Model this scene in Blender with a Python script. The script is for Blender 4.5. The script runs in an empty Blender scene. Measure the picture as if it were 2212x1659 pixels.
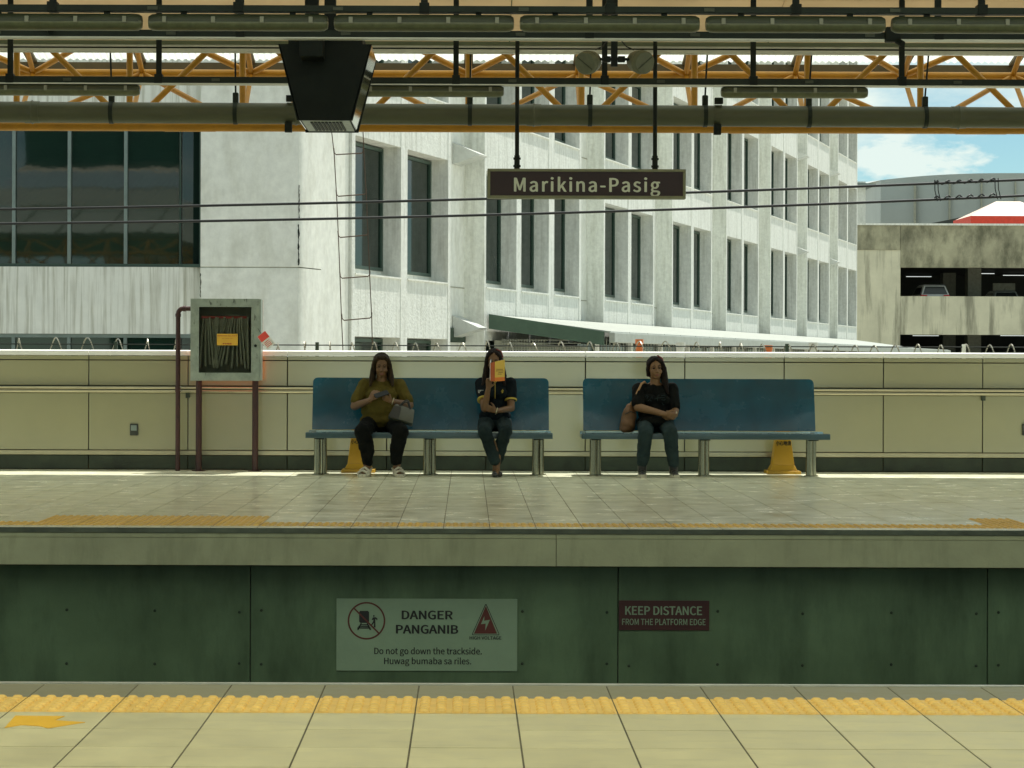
import bpy, bmesh, math, random
from mathutils import Vector, Matrix, noise

R = math.radians
random.seed(11)
S = bpy.context.scene
COL = S.collection

# ------------------------------------------------------------------ camera
CAM_H = 1.22
F = 4922.0
ROLL = R(0.2)
cam_d = bpy.data.cameras.new('camera')
cam = bpy.data.objects.new('camera', cam_d)
COL.objects.link(cam)
cam.location = (0, 0, CAM_H)
cam.rotation_euler = (R(90), -ROLL, 0)
cam_d.sensor_width = 36
cam_d.lens = F / 2212 * 36
cam_d.shift_x = 0.0434
cam_d.shift_y = -0.0224
cam_d.clip_start = 0.05
cam_d.clip_end = 3000
S.camera = cam

# ------------------------------------------------------------------ sun and sky
SUN = Vector((0.23, 0.35, 1.0)).normalized()          # towards the sun
sd = bpy.data.lights.new('sun', 'SUN')
sd.energy = 4.0
sd.angle = R(0.55)
sd.color = (1.0, 0.975, 0.91)
so = bpy.data.objects.new('sun', sd)
COL.objects.link(so)
so.rotation_euler = SUN.to_track_quat('Z', 'Y').to_euler()
so.location = SUN * 60

W = bpy.data.worlds.new('World')
S.world = W
W.use_nodes = True
nt = W.node_tree
for n in list(nt.nodes):
    nt.nodes.remove(n)
wo = nt.nodes.new('ShaderNodeOutputWorld')
bg = nt.nodes.new('ShaderNodeBackground')
sky = nt.nodes.new('ShaderNodeTexSky')
sky.sky_type = 'NISHITA'
sky.sun_disc = False
sky.sun_elevation = math.asin(SUN.z)
sky.sun_rotation = math.atan2(SUN.x, SUN.y)
sky.air_density = 0.8
sky.dust_density = 0.1
sky.ozone_density = 1.0
sky.altitude = 30
geo = nt.nodes.new('ShaderNodeTexCoord')
mp = nt.nodes.new('ShaderNodeMapping')
mp.inputs['Location'].default_value = (3.4, 1.8, 0.62)
mp.inputs['Scale'].default_value = (1.0, 1.0, 2.6)
nz = nt.nodes.new('ShaderNodeTexNoise')
nz.inputs['Scale'].default_value = 6.0
nz.inputs['Detail'].default_value = 9.0
nz.inputs['Roughness'].default_value = 0.58
rp = nt.nodes.new('ShaderNodeValToRGB')
rp.color_ramp.elements[0].position = 0.44
rp.color_ramp.elements[1].position = 0.58
tint = nt.nodes.new('ShaderNodeMix')
tint.data_type = 'RGBA'
tint.blend_type = 'MULTIPLY'
tint.inputs['Factor'].default_value = 1.0
tint.inputs['B'].default_value = (0.70, 0.88, 0.80, 1)
mx = nt.nodes.new('ShaderNodeMix')
mx.data_type = 'RGBA'
mx.inputs['B'].default_value = (6.7, 7.6, 7.1, 1)
nt.links.new(geo.outputs['Generated'], mp.inputs['Vector'])
nt.links.new(mp.outputs['Vector'], nz.inputs['Vector'])
nt.links.new(nz.outputs['Fac'], rp.inputs['Fac'])
nt.links.new(sky.outputs['Color'], tint.inputs['A'])
nt.links.new(tint.outputs['Result'], mx.inputs['A'])
# one elongated cumulus low over the garage, with a ragged outline
sep = nt.nodes.new('ShaderNodeSeparateXYZ')
nt.links.new(geo.outputs['Generated'], sep.inputs['Vector'])


def wmath(op, a, b):
    n = nt.nodes.new('ShaderNodeMath')
    n.operation = op
    for i, s in enumerate((a, b)):
        if isinstance(s, (int, float)):
            n.inputs[i].default_value = s
        else:
            nt.links.new(s, n.inputs[i])
    return n.outputs['Value']


ysafe = wmath('MAXIMUM', sep.outputs['Y'], 0.02)
du = wmath('DIVIDE', wmath('SUBTRACT', wmath('DIVIDE', sep.outputs['X'], ysafe), 0.186), 0.040)
dv = wmath('DIVIDE', wmath('SUBTRACT', wmath('DIVIDE', sep.outputs['Z'], ysafe), 0.0895), 0.0125)
dist = wmath('SQRT', wmath('ADD', wmath('MULTIPLY', du, du), wmath('MULTIPLY', dv, dv)), 0)
nz2 = nt.nodes.new('ShaderNodeTexNoise')
nz2.inputs['Scale'].default_value = 42.0
nz2.inputs['Detail'].default_value = 8.0
nz2.inputs['Roughness'].default_value = 0.6
nt.links.new(mp.outputs['Vector'], nz2.inputs['Vector'])
puff = wmath('SUBTRACT', wmath('ADD', 1.05, wmath('MULTIPLY', wmath('SUBTRACT', nz2.outputs['Fac'], 0.5), 3.2)), dist)
puff = wmath('MINIMUM', wmath('MAXIMUM', wmath('MULTIPLY', puff, 1.6), 0.0), 0.92)
nt.links.new(wmath('MAXIMUM', rp.outputs['Color'], puff), mx.inputs['Factor'])
nt.links.new(mx.outputs['Result'], bg.inputs['Color'])
bg.inputs['Strength'].default_value = 0.07
nt.links.new(bg.outputs['Background'], wo.inputs['Surface'])

S.view_settings.view_transform = 'Standard'
S.view_settings.look = 'None'
S.view_settings.gamma = 1.0
S.view_settings.use_curve_mapping = False
S.view_settings.exposure = 0.84
try:
    S.cycles.max_bounces = 10
    S.cycles.diffuse_bounces = 6
    S.cycles.transparent_max_bounces = 12
except Exception:
    pass


def P(px, py, Y):
    """measured picture point on something standing Y metres away -> world point"""
    dx, dy = px - 1010.0, py - 780.0
    x = dx + dy * ROLL
    y = dy - dx * ROLL
    return Vector((x * Y / F, Y, CAM_H - y * Y / F))


# ------------------------------------------------------------------ materials
MATS = {}


def mat(name, col, rough=0.6, metal=0.0, var=0.12, scale=5.0, bump=0.06, bscale=60.0,
        stain=None, stain_amt=0.0, stain_scale=(2.2, 2.2, 0.16), stain_pos=(0.5, 0.75),
        rand=0.0, spec=0.5, coat=0.0, rvar=0.0, coords='pos', squash=None, ior=None, trans=0.0, coat_rough=0.08, coat_ior=1.5):
    m = bpy.data.materials.new(name)
    m.use_nodes = True
    t = m.node_tree
    b = t.nodes['Principled BSDF']
    L = t.links
    b.inputs['Roughness'].default_value = rough
    b.inputs['Metallic'].default_value = metal
    b.inputs['Specular IOR Level'].default_value = spec
    b.inputs['Coat Weight'].default_value = coat
    b.inputs['Coat Roughness'].default_value = coat_rough
    b.inputs['Coat IOR'].default_value = coat_ior
    if ior:
        b.inputs['IOR'].default_value = ior
    b.inputs['Transmission Weight'].default_value = trans
    if coords == 'pos':
        g = t.nodes.new('ShaderNodeNewGeometry')
        vec = g.outputs['Position']
    else:
        g = t.nodes.new('ShaderNodeTexCoord')
        vec = g.outputs['Object']
    if squash:
        mpn = t.nodes.new('ShaderNodeMapping')
        mpn.inputs['Scale'].default_value = squash
        L.new(vec, mpn.inputs['Vector'])
        cvec = mpn.outputs['Vector']
    else:
        cvec = vec
    n1 = t.nodes.new('ShaderNodeTexNoise')
    n1.inputs['Scale'].default_value = scale
    n1.inputs['Detail'].default_value = 8
    n1.inputs['Roughness'].default_value = 0.62
    L.new(cvec, n1.inputs['Vector'])
    mr = t.nodes.new('ShaderNodeMapRange')
    mr.inputs['From Min'].default_value = 0.3
    mr.inputs['From Max'].default_value = 0.7
    mr.inputs['To Min'].default_value = 1 - var
    mr.inputs['To Max'].default_value = 1 + var
    L.new(n1.outputs['Fac'], mr.inputs['Value'])
    fac = mr.outputs['Result']
    if rand:
        oi = t.nodes.new('ShaderNodeObjectInfo')
        mr2 = t.nodes.new('ShaderNodeMapRange')
        mr2.inputs['To Min'].default_value = 1 - rand
        mr2.inputs['To Max'].default_value = 1 + rand
        L.new(oi.outputs['Random'], mr2.inputs['Value'])
        mm = t.nodes.new('ShaderNodeMath')
        mm.operation = 'MULTIPLY'
        L.new(fac, mm.inputs[0])
        L.new(mr2.outputs['Result'], mm.inputs[1])
        fac = mm.outputs['Value']
    vm = t.nodes.new('ShaderNodeVectorMath')
    vm.operation = 'SCALE'
    vm.inputs[0].default_value = col[:3]
    L.new(fac, vm.inputs['Scale'])
    cout = vm.outputs['Vector']
    if stain:
        mp2 = t.nodes.new('ShaderNodeMapping')
        mp2.inputs['Scale'].default_value = stain_scale
        L.new(vec, mp2.inputs['Vector'])
        n2 = t.nodes.new('ShaderNodeTexNoise')
        n2.inputs['Scale'].default_value = 2.5
        n2.inputs['Detail'].default_value = 7
        n2.inputs['Roughness'].default_value = 0.65
        L.new(mp2.outputs['Vector'], n2.inputs['Vector'])
        r2 = t.nodes.new('ShaderNodeMapRange')
        r2.inputs['From Min'].default_value = stain_pos[0]
        r2.inputs['From Max'].default_value = stain_pos[1]
        r2.inputs['To Max'].default_value = stain_amt
        L.new(n2.outputs['Fac'], r2.inputs['Value'])
        mxn = t.nodes.new('ShaderNodeMix')
        mxn.data_type = 'RGBA'
        mxn.inputs['B'].default_value = (*stain, 1)
        L.new(cout, mxn.inputs['A'])
        L.new(r2.outputs['Result'], mxn.inputs['Factor'])
        cout = mxn.outputs['Result']
    L.new(cout, b.inputs['Base Color'])
    if rvar:
        mr3 = t.nodes.new('ShaderNodeMapRange')
        mr3.inputs['From Min'].default_value = 0.3
        mr3.inputs['From Max'].default_value = 0.7
        mr3.inputs['To Min'].default_value = max(0.02, rough - rvar)
        mr3.inputs['To Max'].default_value = min(1, rough + rvar)
        L.new(n1.outputs['Fac'], mr3.inputs['Value'])
        L.new(mr3.outputs['Result'], b.inputs['Roughness'])
    if bump:
        n3 = t.nodes.new('ShaderNodeTexNoise')
        n3.inputs['Scale'].default_value = bscale
        n3.inputs['Detail'].default_value = 4
        L.new(cvec, n3.inputs['Vector'])
        bp = t.nodes.new('ShaderNodeBump')
        bp.inputs['Strength'].default_value = bump
        bp.inputs['Distance'].default_value = 0.02
        L.new(n3.outputs['Fac'], bp.inputs['Height'])
        L.new(bp.outputs['Normal'], b.inputs['Normal'])
    MATS[name] = m
    return m


def mat_emit(name, col, strength):
    m = bpy.data.materials.new(name)
    m.use_nodes = True
    b = m.node_tree.nodes['Principled BSDF']
    b.inputs['Base Color'].default_value = (*col, 1)
    b.inputs['Emission Color'].default_value = (*col, 1)
    b.inputs['Emission Strength'].default_value = strength
    MATS[name] = m
    return m


def mat_clear(name, tint, refl=1.5):
    """clear pane: fresnel mix of see-through and mirror"""
    m = bpy.data.materials.new(name)
    m.use_nodes = True
    t = m.node_tree
    for n in list(t.nodes):
        t.nodes.remove(n)
    o = t.nodes.new('ShaderNodeOutputMaterial')
    tr = t.nodes.new('ShaderNodeBsdfTransparent')
    tr.inputs['Color'].default_value = (*tint, 1)
    gl = t.nodes.new('ShaderNodeBsdfGlossy')
    gl.inputs['Roughness'].default_value = 0.03
    fr = t.nodes.new('ShaderNodeFresnel')
    fr.inputs['IOR'].default_value = refl
    mi = t.nodes.new('ShaderNodeMixShader')
    t.links.new(fr.outputs['Fac'], mi.inputs['Fac'])
    t.links.new(tr.outputs['BSDF'], mi.inputs[1])
    t.links.new(gl.outputs['BSDF'], mi.inputs[2])
    t.links.new(mi.outputs['Shader'], o.inputs['Surface'])
    MATS[name] = m
    return m


def mat_sheet(name, col):
    """translucent corrugated roofing sheet"""
    m = bpy.data.materials.new(name)
    m.use_nodes = True
    t = m.node_tree
    for n in list(t.nodes):
        t.nodes.remove(n)
    o = t.nodes.new('ShaderNodeOutputMaterial')
    a = t.nodes.new('ShaderNodeBsdfTranslucent')
    d = t.nodes.new('ShaderNodeBsdfDiffuse')
    n1 = t.nodes.new('ShaderNodeTexNoise')
    n1.inputs['Scale'].default_value = 2.0
    n1.inputs['Detail'].default_value = 6
    g = t.nodes.new('ShaderNodeNewGeometry')
    t.links.new(g.outputs['Position'], n1.inputs['Vector'])
    mr = t.nodes.new('ShaderNodeMapRange')
    mr.inputs['To Min'].default_value = 0.75
    mr.inputs['To Max'].default_value = 1.1
    t.links.new(n1.outputs['Fac'], mr.inputs['Value'])
    vm = t.nodes.new('ShaderNodeVectorMath')
    vm.operation = 'SCALE'
    vm.inputs[0].default_value = col
    t.links.new(mr.outputs['Result'], vm.inputs['Scale'])
    t.links.new(vm.outputs['Vector'], a.inputs['Color'])
    d.inputs['Color'].default_value = (*[c * 0.7 for c in col], 1)
    mi = t.nodes.new('ShaderNodeMixShader')
    mi.inputs['Fac'].default_value = 0.35
    t.links.new(a.outputs['BSDF'], mi.inputs[1])
    t.links.new(d.outputs['BSDF'], mi.inputs[2])
    t.links.new(mi.outputs['Shader'], o.inputs['Surface'])
    MATS[name] = m
    return m


mat('tile_near', (0.63, 0.565, 0.315), 0.42, var=0.10, scale=5, bump=0.05, bscale=130, rand=0.05, rvar=0.08,
    stain=(0.36, 0.33, 0.2), stain_amt=0.40, stain_scale=(1.6, 5.0, 1), stain_pos=(0.54, 0.76))
mat('tile_edge', (0.25, 0.235, 0.14), 0.45, var=0.12, scale=6, bump=0.05, rand=0.07, rvar=0.1)
mat('tile_far', (0.80, 0.80, 0.585), 0.22, spec=0.7, var=0.03, scale=3, bump=0.015, bscale=90, rand=0.025, rvar=0.09,
    stain=(0.5, 0.48, 0.33), stain_amt=0.25, stain_scale=(0.35, 3.0, 1), stain_pos=(0.5, 0.8))
mat('grout', (0.12, 0.105, 0.06), 0.9, var=0.3, scale=9)
mat('tactile', (0.87, 0.56, 0.135), 0.42, var=0.12, scale=14, bump=0.08, rand=0.06)
mat('arrow_yellow', (0.90, 0.50, 0.03), 0.5, var=0.06)
mat('tactile_far', (0.66, 0.43, 0.09), 0.5, var=0.12, scale=12, bump=0.1, rand=0.1)
mat('nosing', (0.62, 0.63, 0.55), 0.35, metal=0.6, var=0.2)
mat('edge_dark', (0.07, 0.085, 0.055), 0.6, var=0.35, scale=6)
mat('beam_concrete', (0.32, 0.335, 0.20), 0.8, var=0.12, scale=2.5, bump=0.12, bscale=45,
    stain=(0.15, 0.17, 0.09), stain_amt=0.5, stain_scale=(2.4, 2.4, 0.5), stain_pos=(0.5, 0.75))
mat('steel_panel', (0.125, 0.195, 0.105), 0.36, metal=0.35, var=0.28, scale=0.9, bump=0.03, rvar=0.08,
    stain=(0.045, 0.075, 0.04), stain_amt=0.7, stain_scale=(1.0, 1.0, 0.28), stain_pos=(0.44, 0.70))
mat('track_bed', (0.10, 0.095, 0.07), 0.95, var=0.35, scale=18, bump=0.5)
mat('rail_steel', (0.2, 0.18, 0.15), 0.4, metal=0.8)
mat('wall_panel', (0.29, 0.28, 0.135), 0.45, coat=1.0, coat_rough=0.22, coat_ior=2.5, var=0.05, scale=1.2, bump=0.02, bscale=30, rand=0.025)
mat('wall_cap', (0.80, 0.80, 0.74), 0.5, var=0.05)
mat('wall_dark', (0.032, 0.045, 0.026), 0.65, var=0.4, scale=5)
mat('wall_joint', (0.06, 0.055, 0.03), 0.9)
mat('rail_metal', (0.46, 0.43, 0.30), 0.28, metal=0.85, var=0.08)
mat('stainless', (0.24, 0.235, 0.165), 0.2, metal=1.0, var=0.12, scale=8, squash=(20, 20, 1.2))
mat('bench_blue', (0.002, 0.062, 0.095), 0.26, var=0.28, scale=2.2, bump=0.035, bscale=4.5, coat=0.35, rvar=0.07, spec=0.4)
mat('bench_bounce', (0.66, 0.80, 0.84), 0.5, var=0.05)  # pale tone added to throw cool light back onto the wall
mat('bench_edge', (0.03, 0.075, 0.09), 0.3, var=0.15, coat=0.4)
mat('red_pipe', (0.040, 0.010, 0.007), 0.5, var=0.3)
mat('red_cabinet', (0.85, 0.15, 0.025), 0.45, var=0.1)
mat('aluminium', (0.33, 0.38, 0.32), 0.38, metal=0.75, var=0.2, scale=9, stain=(0.06, 0.07, 0.06), stain_amt=0.8,
    stain_scale=(9, 9, 3), stain_pos=(0.60, 0.68))
mat('cabinet_inside', (0.22, 0.24, 0.18), 0.8)
mat('hose', (0.36, 0.37, 0.29), 0.85, var=0.15, scale=20, bump=0.3, bscale=200)
mat_clear('pane_clear', (0.93, 0.95, 0.92), 1.6)
mat('sticker_yellow', (0.72, 0.42, 0.04), 0.5)
mat('ink_red', (0.42, 0.03, 0.02), 0.5)
mat('ink_black', (0.012, 0.014, 0.012), 0.6)
mat('paper_white', (0.75, 0.74, 0.68), 0.6)
mat('tag_red', (0.72, 0.07, 0.05), 0.5)
mat('socket', (0.025, 0.03, 0.022), 0.5)
mat('cone_yellow', (0.44, 0.245, 0.012), 0.45, var=0.1)
mat('sign_white', (0.22, 0.31, 0.20), 0.45, var=0.07, scale=3)
mat('sign_maroon', (0.05, 0.014, 0.012), 0.45, var=0.12)
mat('ink_faded_red', (0.10, 0.022, 0.014), 0.5)
mat('station_face', (0.022, 0.009, 0.012), 0.5, var=0.1)
mat('station_text', (0.62, 0.68, 0.56), 0.5)
mat('station_frame', (0.20, 0.21, 0.125), 0.45, metal=0.4)
mat('dark_steel', (0.008, 0.013, 0.009), 0.6, spec=0.2, var=0.3)
mat('bolt_green', (0.035, 0.05, 0.032), 0.6, spec=0.2)
mat('rail_dark', (0.013, 0.022, 0.014), 0.55, spec=0.25, var=0.25)
mat('strip_silver', (0.55, 0.57, 0.48), 0.4, metal=0.4)
mat('lamp_body', (0.040, 0.052, 0.026), 0.5, var=0.2)
mat('lamp_cover', (0.11, 0.125, 0.062), 0.32, var=0.22, scale=16, spec=0.6, stain=(0.12, 0.13, 0.06), stain_amt=0.5,
    stain_scale=(4, 4, 4), stain_pos=(0.55, 0.7))
mat('clip_metal', (0.22, 0.23, 0.17), 0.5, metal=0.5)
mat_sheet('soffit_sheet', (0.90, 0.75, 0.56))  # made translucent so light from the roof glows through the panels
mat('soffit', (0.88, 0.69, 0.48), 0.7, var=0.06, scale=2)
mat('cornice_white', (0.70, 0.68, 0.56), 0.55)
mat('cornice_green', (0.10, 0.12, 0.06), 0.6)
mat('truss_yellow', (0.50, 0.235, 0.014), 0.45, var=0.12, scale=7, stain=(0.24, 0.12, 0.03), stain_amt=0.35,
    stain_scale=(4, 4, 4), stain_pos=(0.58, 0.75))
mat('gutter_brown', (0.08, 0.058, 0.022), 0.6, var=0.15)
mat('drain_pipe', (0.072, 0.082, 0.043), 0.5, var=0.12, scale=4, squash=(0.6, 3, 3))
mat_sheet('poly_sheet', (0.78, 0.82, 0.74))
mat('roof_metal', (0.34, 0.40, 0.42), 0.4, metal=0.3, var=0.12)
mat('louvre', (0.11, 0.13, 0.12), 0.6)
mat('mirror_steel', (0.55, 0.56, 0.50), 0.08, metal=1.0, bump=0.02, bscale=6)
mat('speaker_grey', (0.12, 0.135, 0.08), 0.55, var=0.15, scale=14)
mat('cable_black', (0.012, 0.014, 0.012), 0.6)
mat('razor', (0.36, 0.35, 0.29), 0.4, metal=0.7)
mat('rust', (0.075, 0.042, 0.022), 0.8, var=0.4, scale=30)
mat('facade', (0.75, 0.765, 0.70), 0.75, var=0.11, scale=9, bump=0.45, bscale=18,
    stain=(0.30, 0.30, 0.22), stain_amt=0.5, stain_scale=(3.2, 3.2, 0.30), stain_pos=(0.46, 0.76))
mat('facade_streak', (0.76, 0.77, 0.70), 0.75, var=0.08, scale=2, bump=0.15, bscale=25,
    stain=(0.28, 0.27, 0.18), stain_amt=0.85, stain_scale=(7.0, 7.0, 0.22), stain_pos=(0.47, 0.74))
mat('facade_smooth', (0.79, 0.80, 0.725), 0.75, var=0.09, scale=6, bump=0.1, bscale=30,
    stain=(0.38, 0.37, 0.27), stain_amt=0.42, stain_scale=(1.1, 1.1, 0.45), stain_pos=(0.46, 0.76))
mat('glass_green', (0.006, 0.022, 0.015), 0.03, var=0.1, bump=0.055, bscale=1.1, ior=1.65, spec=0.5)
mat('glass_dark', (0.006, 0.016, 0.011), 0.06, spec=0.3, var=0.1, bump=0.02, bscale=2)
mat('window_frame', (0.20, 0.25, 0.23), 0.4, metal=0.5)
mat('frame_green', (0.035, 0.07, 0.05), 0.45)
mat('hood_metal', (0.55, 0.57, 0.54), 0.4, metal=0.3)
mat('base_green', (0.03, 0.055, 0.035), 0.6, var=0.3)
mat('lean_roof', (0.36, 0.385, 0.34), 0.45, metal=0.1, stain=(0.3, 0.3, 0.25), stain_amt=0.3)
mat('fascia_green', (0.055, 0.10, 0.065), 0.5)
mat('mesh_grille', (0.42, 0.43, 0.36), 0.5, metal=0.3)
mat('wall_dim', (0.36, 0.36, 0.28), 0.8, var=0.2)
mat('garage_dirty', (0.34, 0.325, 0.22), 0.9, var=0.22, scale=0.9, bump=0.4, bscale=8,
    stain=(0.075, 0.075, 0.045), stain_amt=0.8, stain_scale=(0.45, 0.45, 0.22), stain_pos=(0.42, 0.66))
mat('garage_pale', (0.56, 0.54, 0.40), 0.9, var=0.12, scale=0.7, bump=0.3, bscale=8,
    stain=(0.05, 0.05, 0.03), stain_amt=0.6, stain_scale=(0.55, 0.55, 0.05), stain_pos=(0.50, 0.64))
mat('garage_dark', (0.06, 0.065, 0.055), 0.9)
mat('grey_hall', (0.40, 0.43, 0.40), 0.6, var=0.05, scale=0.3, stain=(0.28, 0.30, 0.27), stain_amt=0.3, stain_scale=(0.25, 0.25, 0.03))
mat('tent_white', (0.66, 0.52, 0.42), 0.6)
mat('tent_red', (0.72, 0.06, 0.03), 0.6)
mat('car_white', (0.48, 0.49, 0.45), 0.3, coat=0.6)
mat('car_silver', (0.30, 0.33, 0.29), 0.3, metal=0.4, coat=0.5)
mat('car_glass', (0.015, 0.02, 0.018), 0.05)
mat('tail_lamp', (0.55, 0.03, 0.02), 0.25)
mat('tyre', (0.02, 0.02, 0.02), 0.8)
mat_emit('tube_lit', (0.92, 1.0, 0.95), 0.45)
mat('orange_pipe', (0.75, 0.20, 0.05), 0.5)
mat('ground', (0.40, 0.385, 0.32), 0.9, var=0.3, scale=0.3)
mat('skin', (0.15, 0.076, 0.028), 0.5, var=0.08, scale=20, bump=0.03)
mat('skin_light', (0.19, 0.10, 0.040), 0.5, var=0.08, scale=20, bump=0.03)
mat('lip', (0.22, 0.07, 0.05), 0.45)
mat('eye', (0.03, 0.02, 0.015), 0.25)
mat('hair_brown', (0.030, 0.018, 0.007), 0.62, spec=0.2, var=0.4, scale=22, squash=(6, 6, 0.7), bump=0.5, bscale=70)
mat('hair_dark', (0.014, 0.008, 0.005), 0.62, spec=0.2, var=0.4, scale=22, squash=(6, 6, 0.7), bump=0.5, bscale=70)
mat('hair_rim_light', (0.20, 0.03, 0.018), 0.4, var=0.3, scale=22, squash=(6, 6, 0.7))  # sunlit rim of dark hair, put in as red colour
mat('olive_shirt', (0.085, 0.068, 0.014), 0.95, spec=0.12, var=0.15, scale=9, bump=0.3, bscale=26)
mat('black_cloth', (0.006, 0.007, 0.006), 0.95, spec=0.12, var=0.25, scale=9, bump=0.3, bscale=26)
mat('navy_shirt', (0.006, 0.010, 0.012), 0.95, spec=0.12, var=0.2, scale=9, bump=0.3, bscale=26)
mat('denim', (0.024, 0.040, 0.040), 0.95, spec=0.12, var=0.3, scale=5, bump=0.3, bscale=40)
mat('dark_denim', (0.016, 0.027, 0.027), 0.95, spec=0.12, var=0.45, scale=4, bump=0.3, bscale=40)
mat('trim_yellow', (0.45, 0.34, 0.05), 0.8)
mat('shoe_white', (0.46, 0.44, 0.34), 0.7, var=0.15)
mat('shoe_black', (0.02, 0.02, 0.018), 0.35)
mat('bag_brown', (0.14, 0.068, 0.022), 0.6, var=0.2, bump=0.2)
mat('strap_tan', (0.40, 0.23, 0.10), 0.6)
mat('bag_grey', (0.065, 0.072, 0.055), 0.4, var=0.15)
mat('bag_black', (0.018, 0.02, 0.017), 0.4)
mat('book_yellow', (0.66, 0.44, 0.065), 0.6, var=0.05)
mat('book_orange', (0.66, 0.19, 0.02), 0.6, var=0.05)
mat('book_spine', (0.42, 0.09, 0.015), 0.6)
mat('phone', (0.008, 0.01, 0.01), 0.4, spec=0.2)
mat('watch_metal', (0.5, 0.45, 0.3), 0.3, metal=0.9)
M = MATS


# ------------------------------------------------------------------ mesh helpers
class MB:
    def __init__(self):
        self.v = []
        self.f = []

    def add(self, vs, fs):
        o = len(self.v)
        self.v += [tuple(v) for v in vs]
        self.f += [tuple(o + i for i in f) for f in fs]
        return self

    def box(self, x0, x1, y0, y1, z0, z1):
        return self.add([(x0, y0, z0), (x1, y0, z0), (x1, y1, z0), (x0, y1, z0),
                         (x0, y0, z1), (x1, y0, z1), (x1, y1, z1), (x0, y1, z1)],
                        [(0, 3, 2, 1), (4, 5, 6, 7), (0, 1, 5, 4), (1, 2, 6, 5), (2, 3, 7, 6), (3, 0, 4, 7)])

    def hexa(self, lo, hi):
        """lo, hi: four points each, same winding"""
        return self.add(list(lo) + list(hi),
                        [(0, 3, 2, 1), (4, 5, 6, 7), (0, 1, 5, 4), (1, 2, 6, 5), (2, 3, 7, 6), (3, 0, 4, 7)])

    def tube(self, pts, r, seg=8, closed=False, caps=True):
        pts = [Vector(p) for p in pts]
        n = len(pts)
        rs = r if isinstance(r, (list, tuple)) else [r] * n
        T = []
        for i in range(n):
            if closed:
                d = pts[(i + 1) % n] - pts[i - 1]
            else:
                d = pts[min(i + 1, n - 1)] - pts[max(i - 1, 0)]
            T.append(d.normalized() if d.length > 1e-9 else Vector((0, 0, 1)))
        ref = Vector((0, 0, 1)) if abs(T[0].z) < 0.9 else Vector((0, 1, 0))
        u = T[0].cross(ref).normalized()
        vs = []
        for i in range(n):
            u = (u - T[i] * u.dot(T[i])).normalized()
            w = T[i].cross(u)
            for k in range(seg):
                a = 2 * math.pi * k / seg
                vs.append(pts[i] + (u * math.cos(a) + w * math.sin(a)) * rs[i])
        fs = []
        m = n if closed else n - 1
        for i in range(m):
            j = (i + 1) % n
            for k in range(seg):
                k2 = (k + 1) % seg
                fs.append((i * seg + k, i * seg + k2, j * seg + k2, j * seg + k))
        if caps and not closed:
            fs.append(tuple(range(seg - 1, -1, -1)))
            fs.append(tuple((n - 1) * seg + k for k in range(seg)))
        return self.add(vs, fs)

    def prism(self, poly, a, b, plane='xz'):
        """extrude a polygon; plane 'xz' along y, 'xy' along z, 'yz' along x"""
        n = len(poly)
        def mk(p, t):
            if plane == 'xz':
                return (p[0], t, p[1])
            if plane == 'xy':
                return (p[0], p[1], t)
            return (t, p[0], p[1])
        vs = [mk(p, a) for p in poly] + [mk(p, b) for p in poly]
        fs = [tuple(range(n)), tuple(range(2 * n - 1, n - 1, -1))]
        for i in range(n):
            j = (i + 1) % n
            fs.append((i, i + n, j + n, j))
        return self.add(vs, fs)

    def lathe(self, prof, c, axis=(0, 0, 1), seg=20):
        c = Vector(c)
        ax = Vector(axis).normalized()
        ref = Vector((0, 0, 1)) if abs(ax.z) < 0.9 else Vector((1, 0, 0))
        u = ax.cross(ref).normalized()
        w = ax.cross(u)
        vs = []
        for (r, h) in prof:
            for k in range(seg):
                a = 2 * math.pi * k / seg
                vs.append(c + ax * h + (u * math.cos(a) + w * math.sin(a)) * max(r, 1e-4))
        fs = []
        for i in range(len(prof) - 1):
            for k in range(seg):
                k2 = (k + 1) % seg
                fs.append((i * seg + k, i * seg + k2, (i + 1) * seg + k2, (i + 1) * seg + k))
        fs.append(tuple(range(seg - 1, -1, -1)))
        fs.append(tuple((len(prof) - 1) * seg + k for k in range(seg)))
        return self.add(vs, fs)

    def ell(self, c, r, rot=None, seg=14, rings=9):
        c = Vector(c)
        vs, fs = [], []
        for i in range(rings + 1):
            th = math.pi * i / rings
            th = min(max(th, 0.02), math.pi - 0.02)
            for k in range(seg):
                a = 2 * math.pi * k / seg
                p = Vector((r[0] * math.sin(th) * math.cos(a), r[1] * math.sin(th) * math.sin(a), r[2] * math.cos(th)))
                if rot:
                    p = rot @ p
                vs.append(c + p)
        for i in range(rings):
            for k in range(seg):
                k2 = (k + 1) % seg
                fs.append((i * seg + k, (i + 1) * seg + k, (i + 1) * seg + k2, i * seg + k2))
        fs.append(tuple(range(seg)))
        fs.append(tuple(rings * seg + k for k in range(seg - 1, -1, -1)))
        return self.add(vs, fs)

    def cap(self, p0, r0, p1, r1, seg=12):
        """tapered capsule"""
        p0, p1 = Vector(p0), Vector(p1)
        d = (p1 - p0)
        if d.length < 1e-6:
            return self.ell(p0, (r0, r0, r0))
        d.normalize()
        pts, rs = [], []
        for a in (80, 55, 28):
            pts.append(p0 - d * r0 * math.sin(R(a)))
            rs.append(r0 * math.cos(R(a)))
        pts.append(p0); rs.append(r0)
        pts.append(p1); rs.append(r1)
        for a in (28, 55, 80):
            pts.append(p1 + d * r1 * math.sin(R(a)))
            rs.append(r1 * math.cos(R(a)))
        return self.tube(pts, rs, seg)

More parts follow.
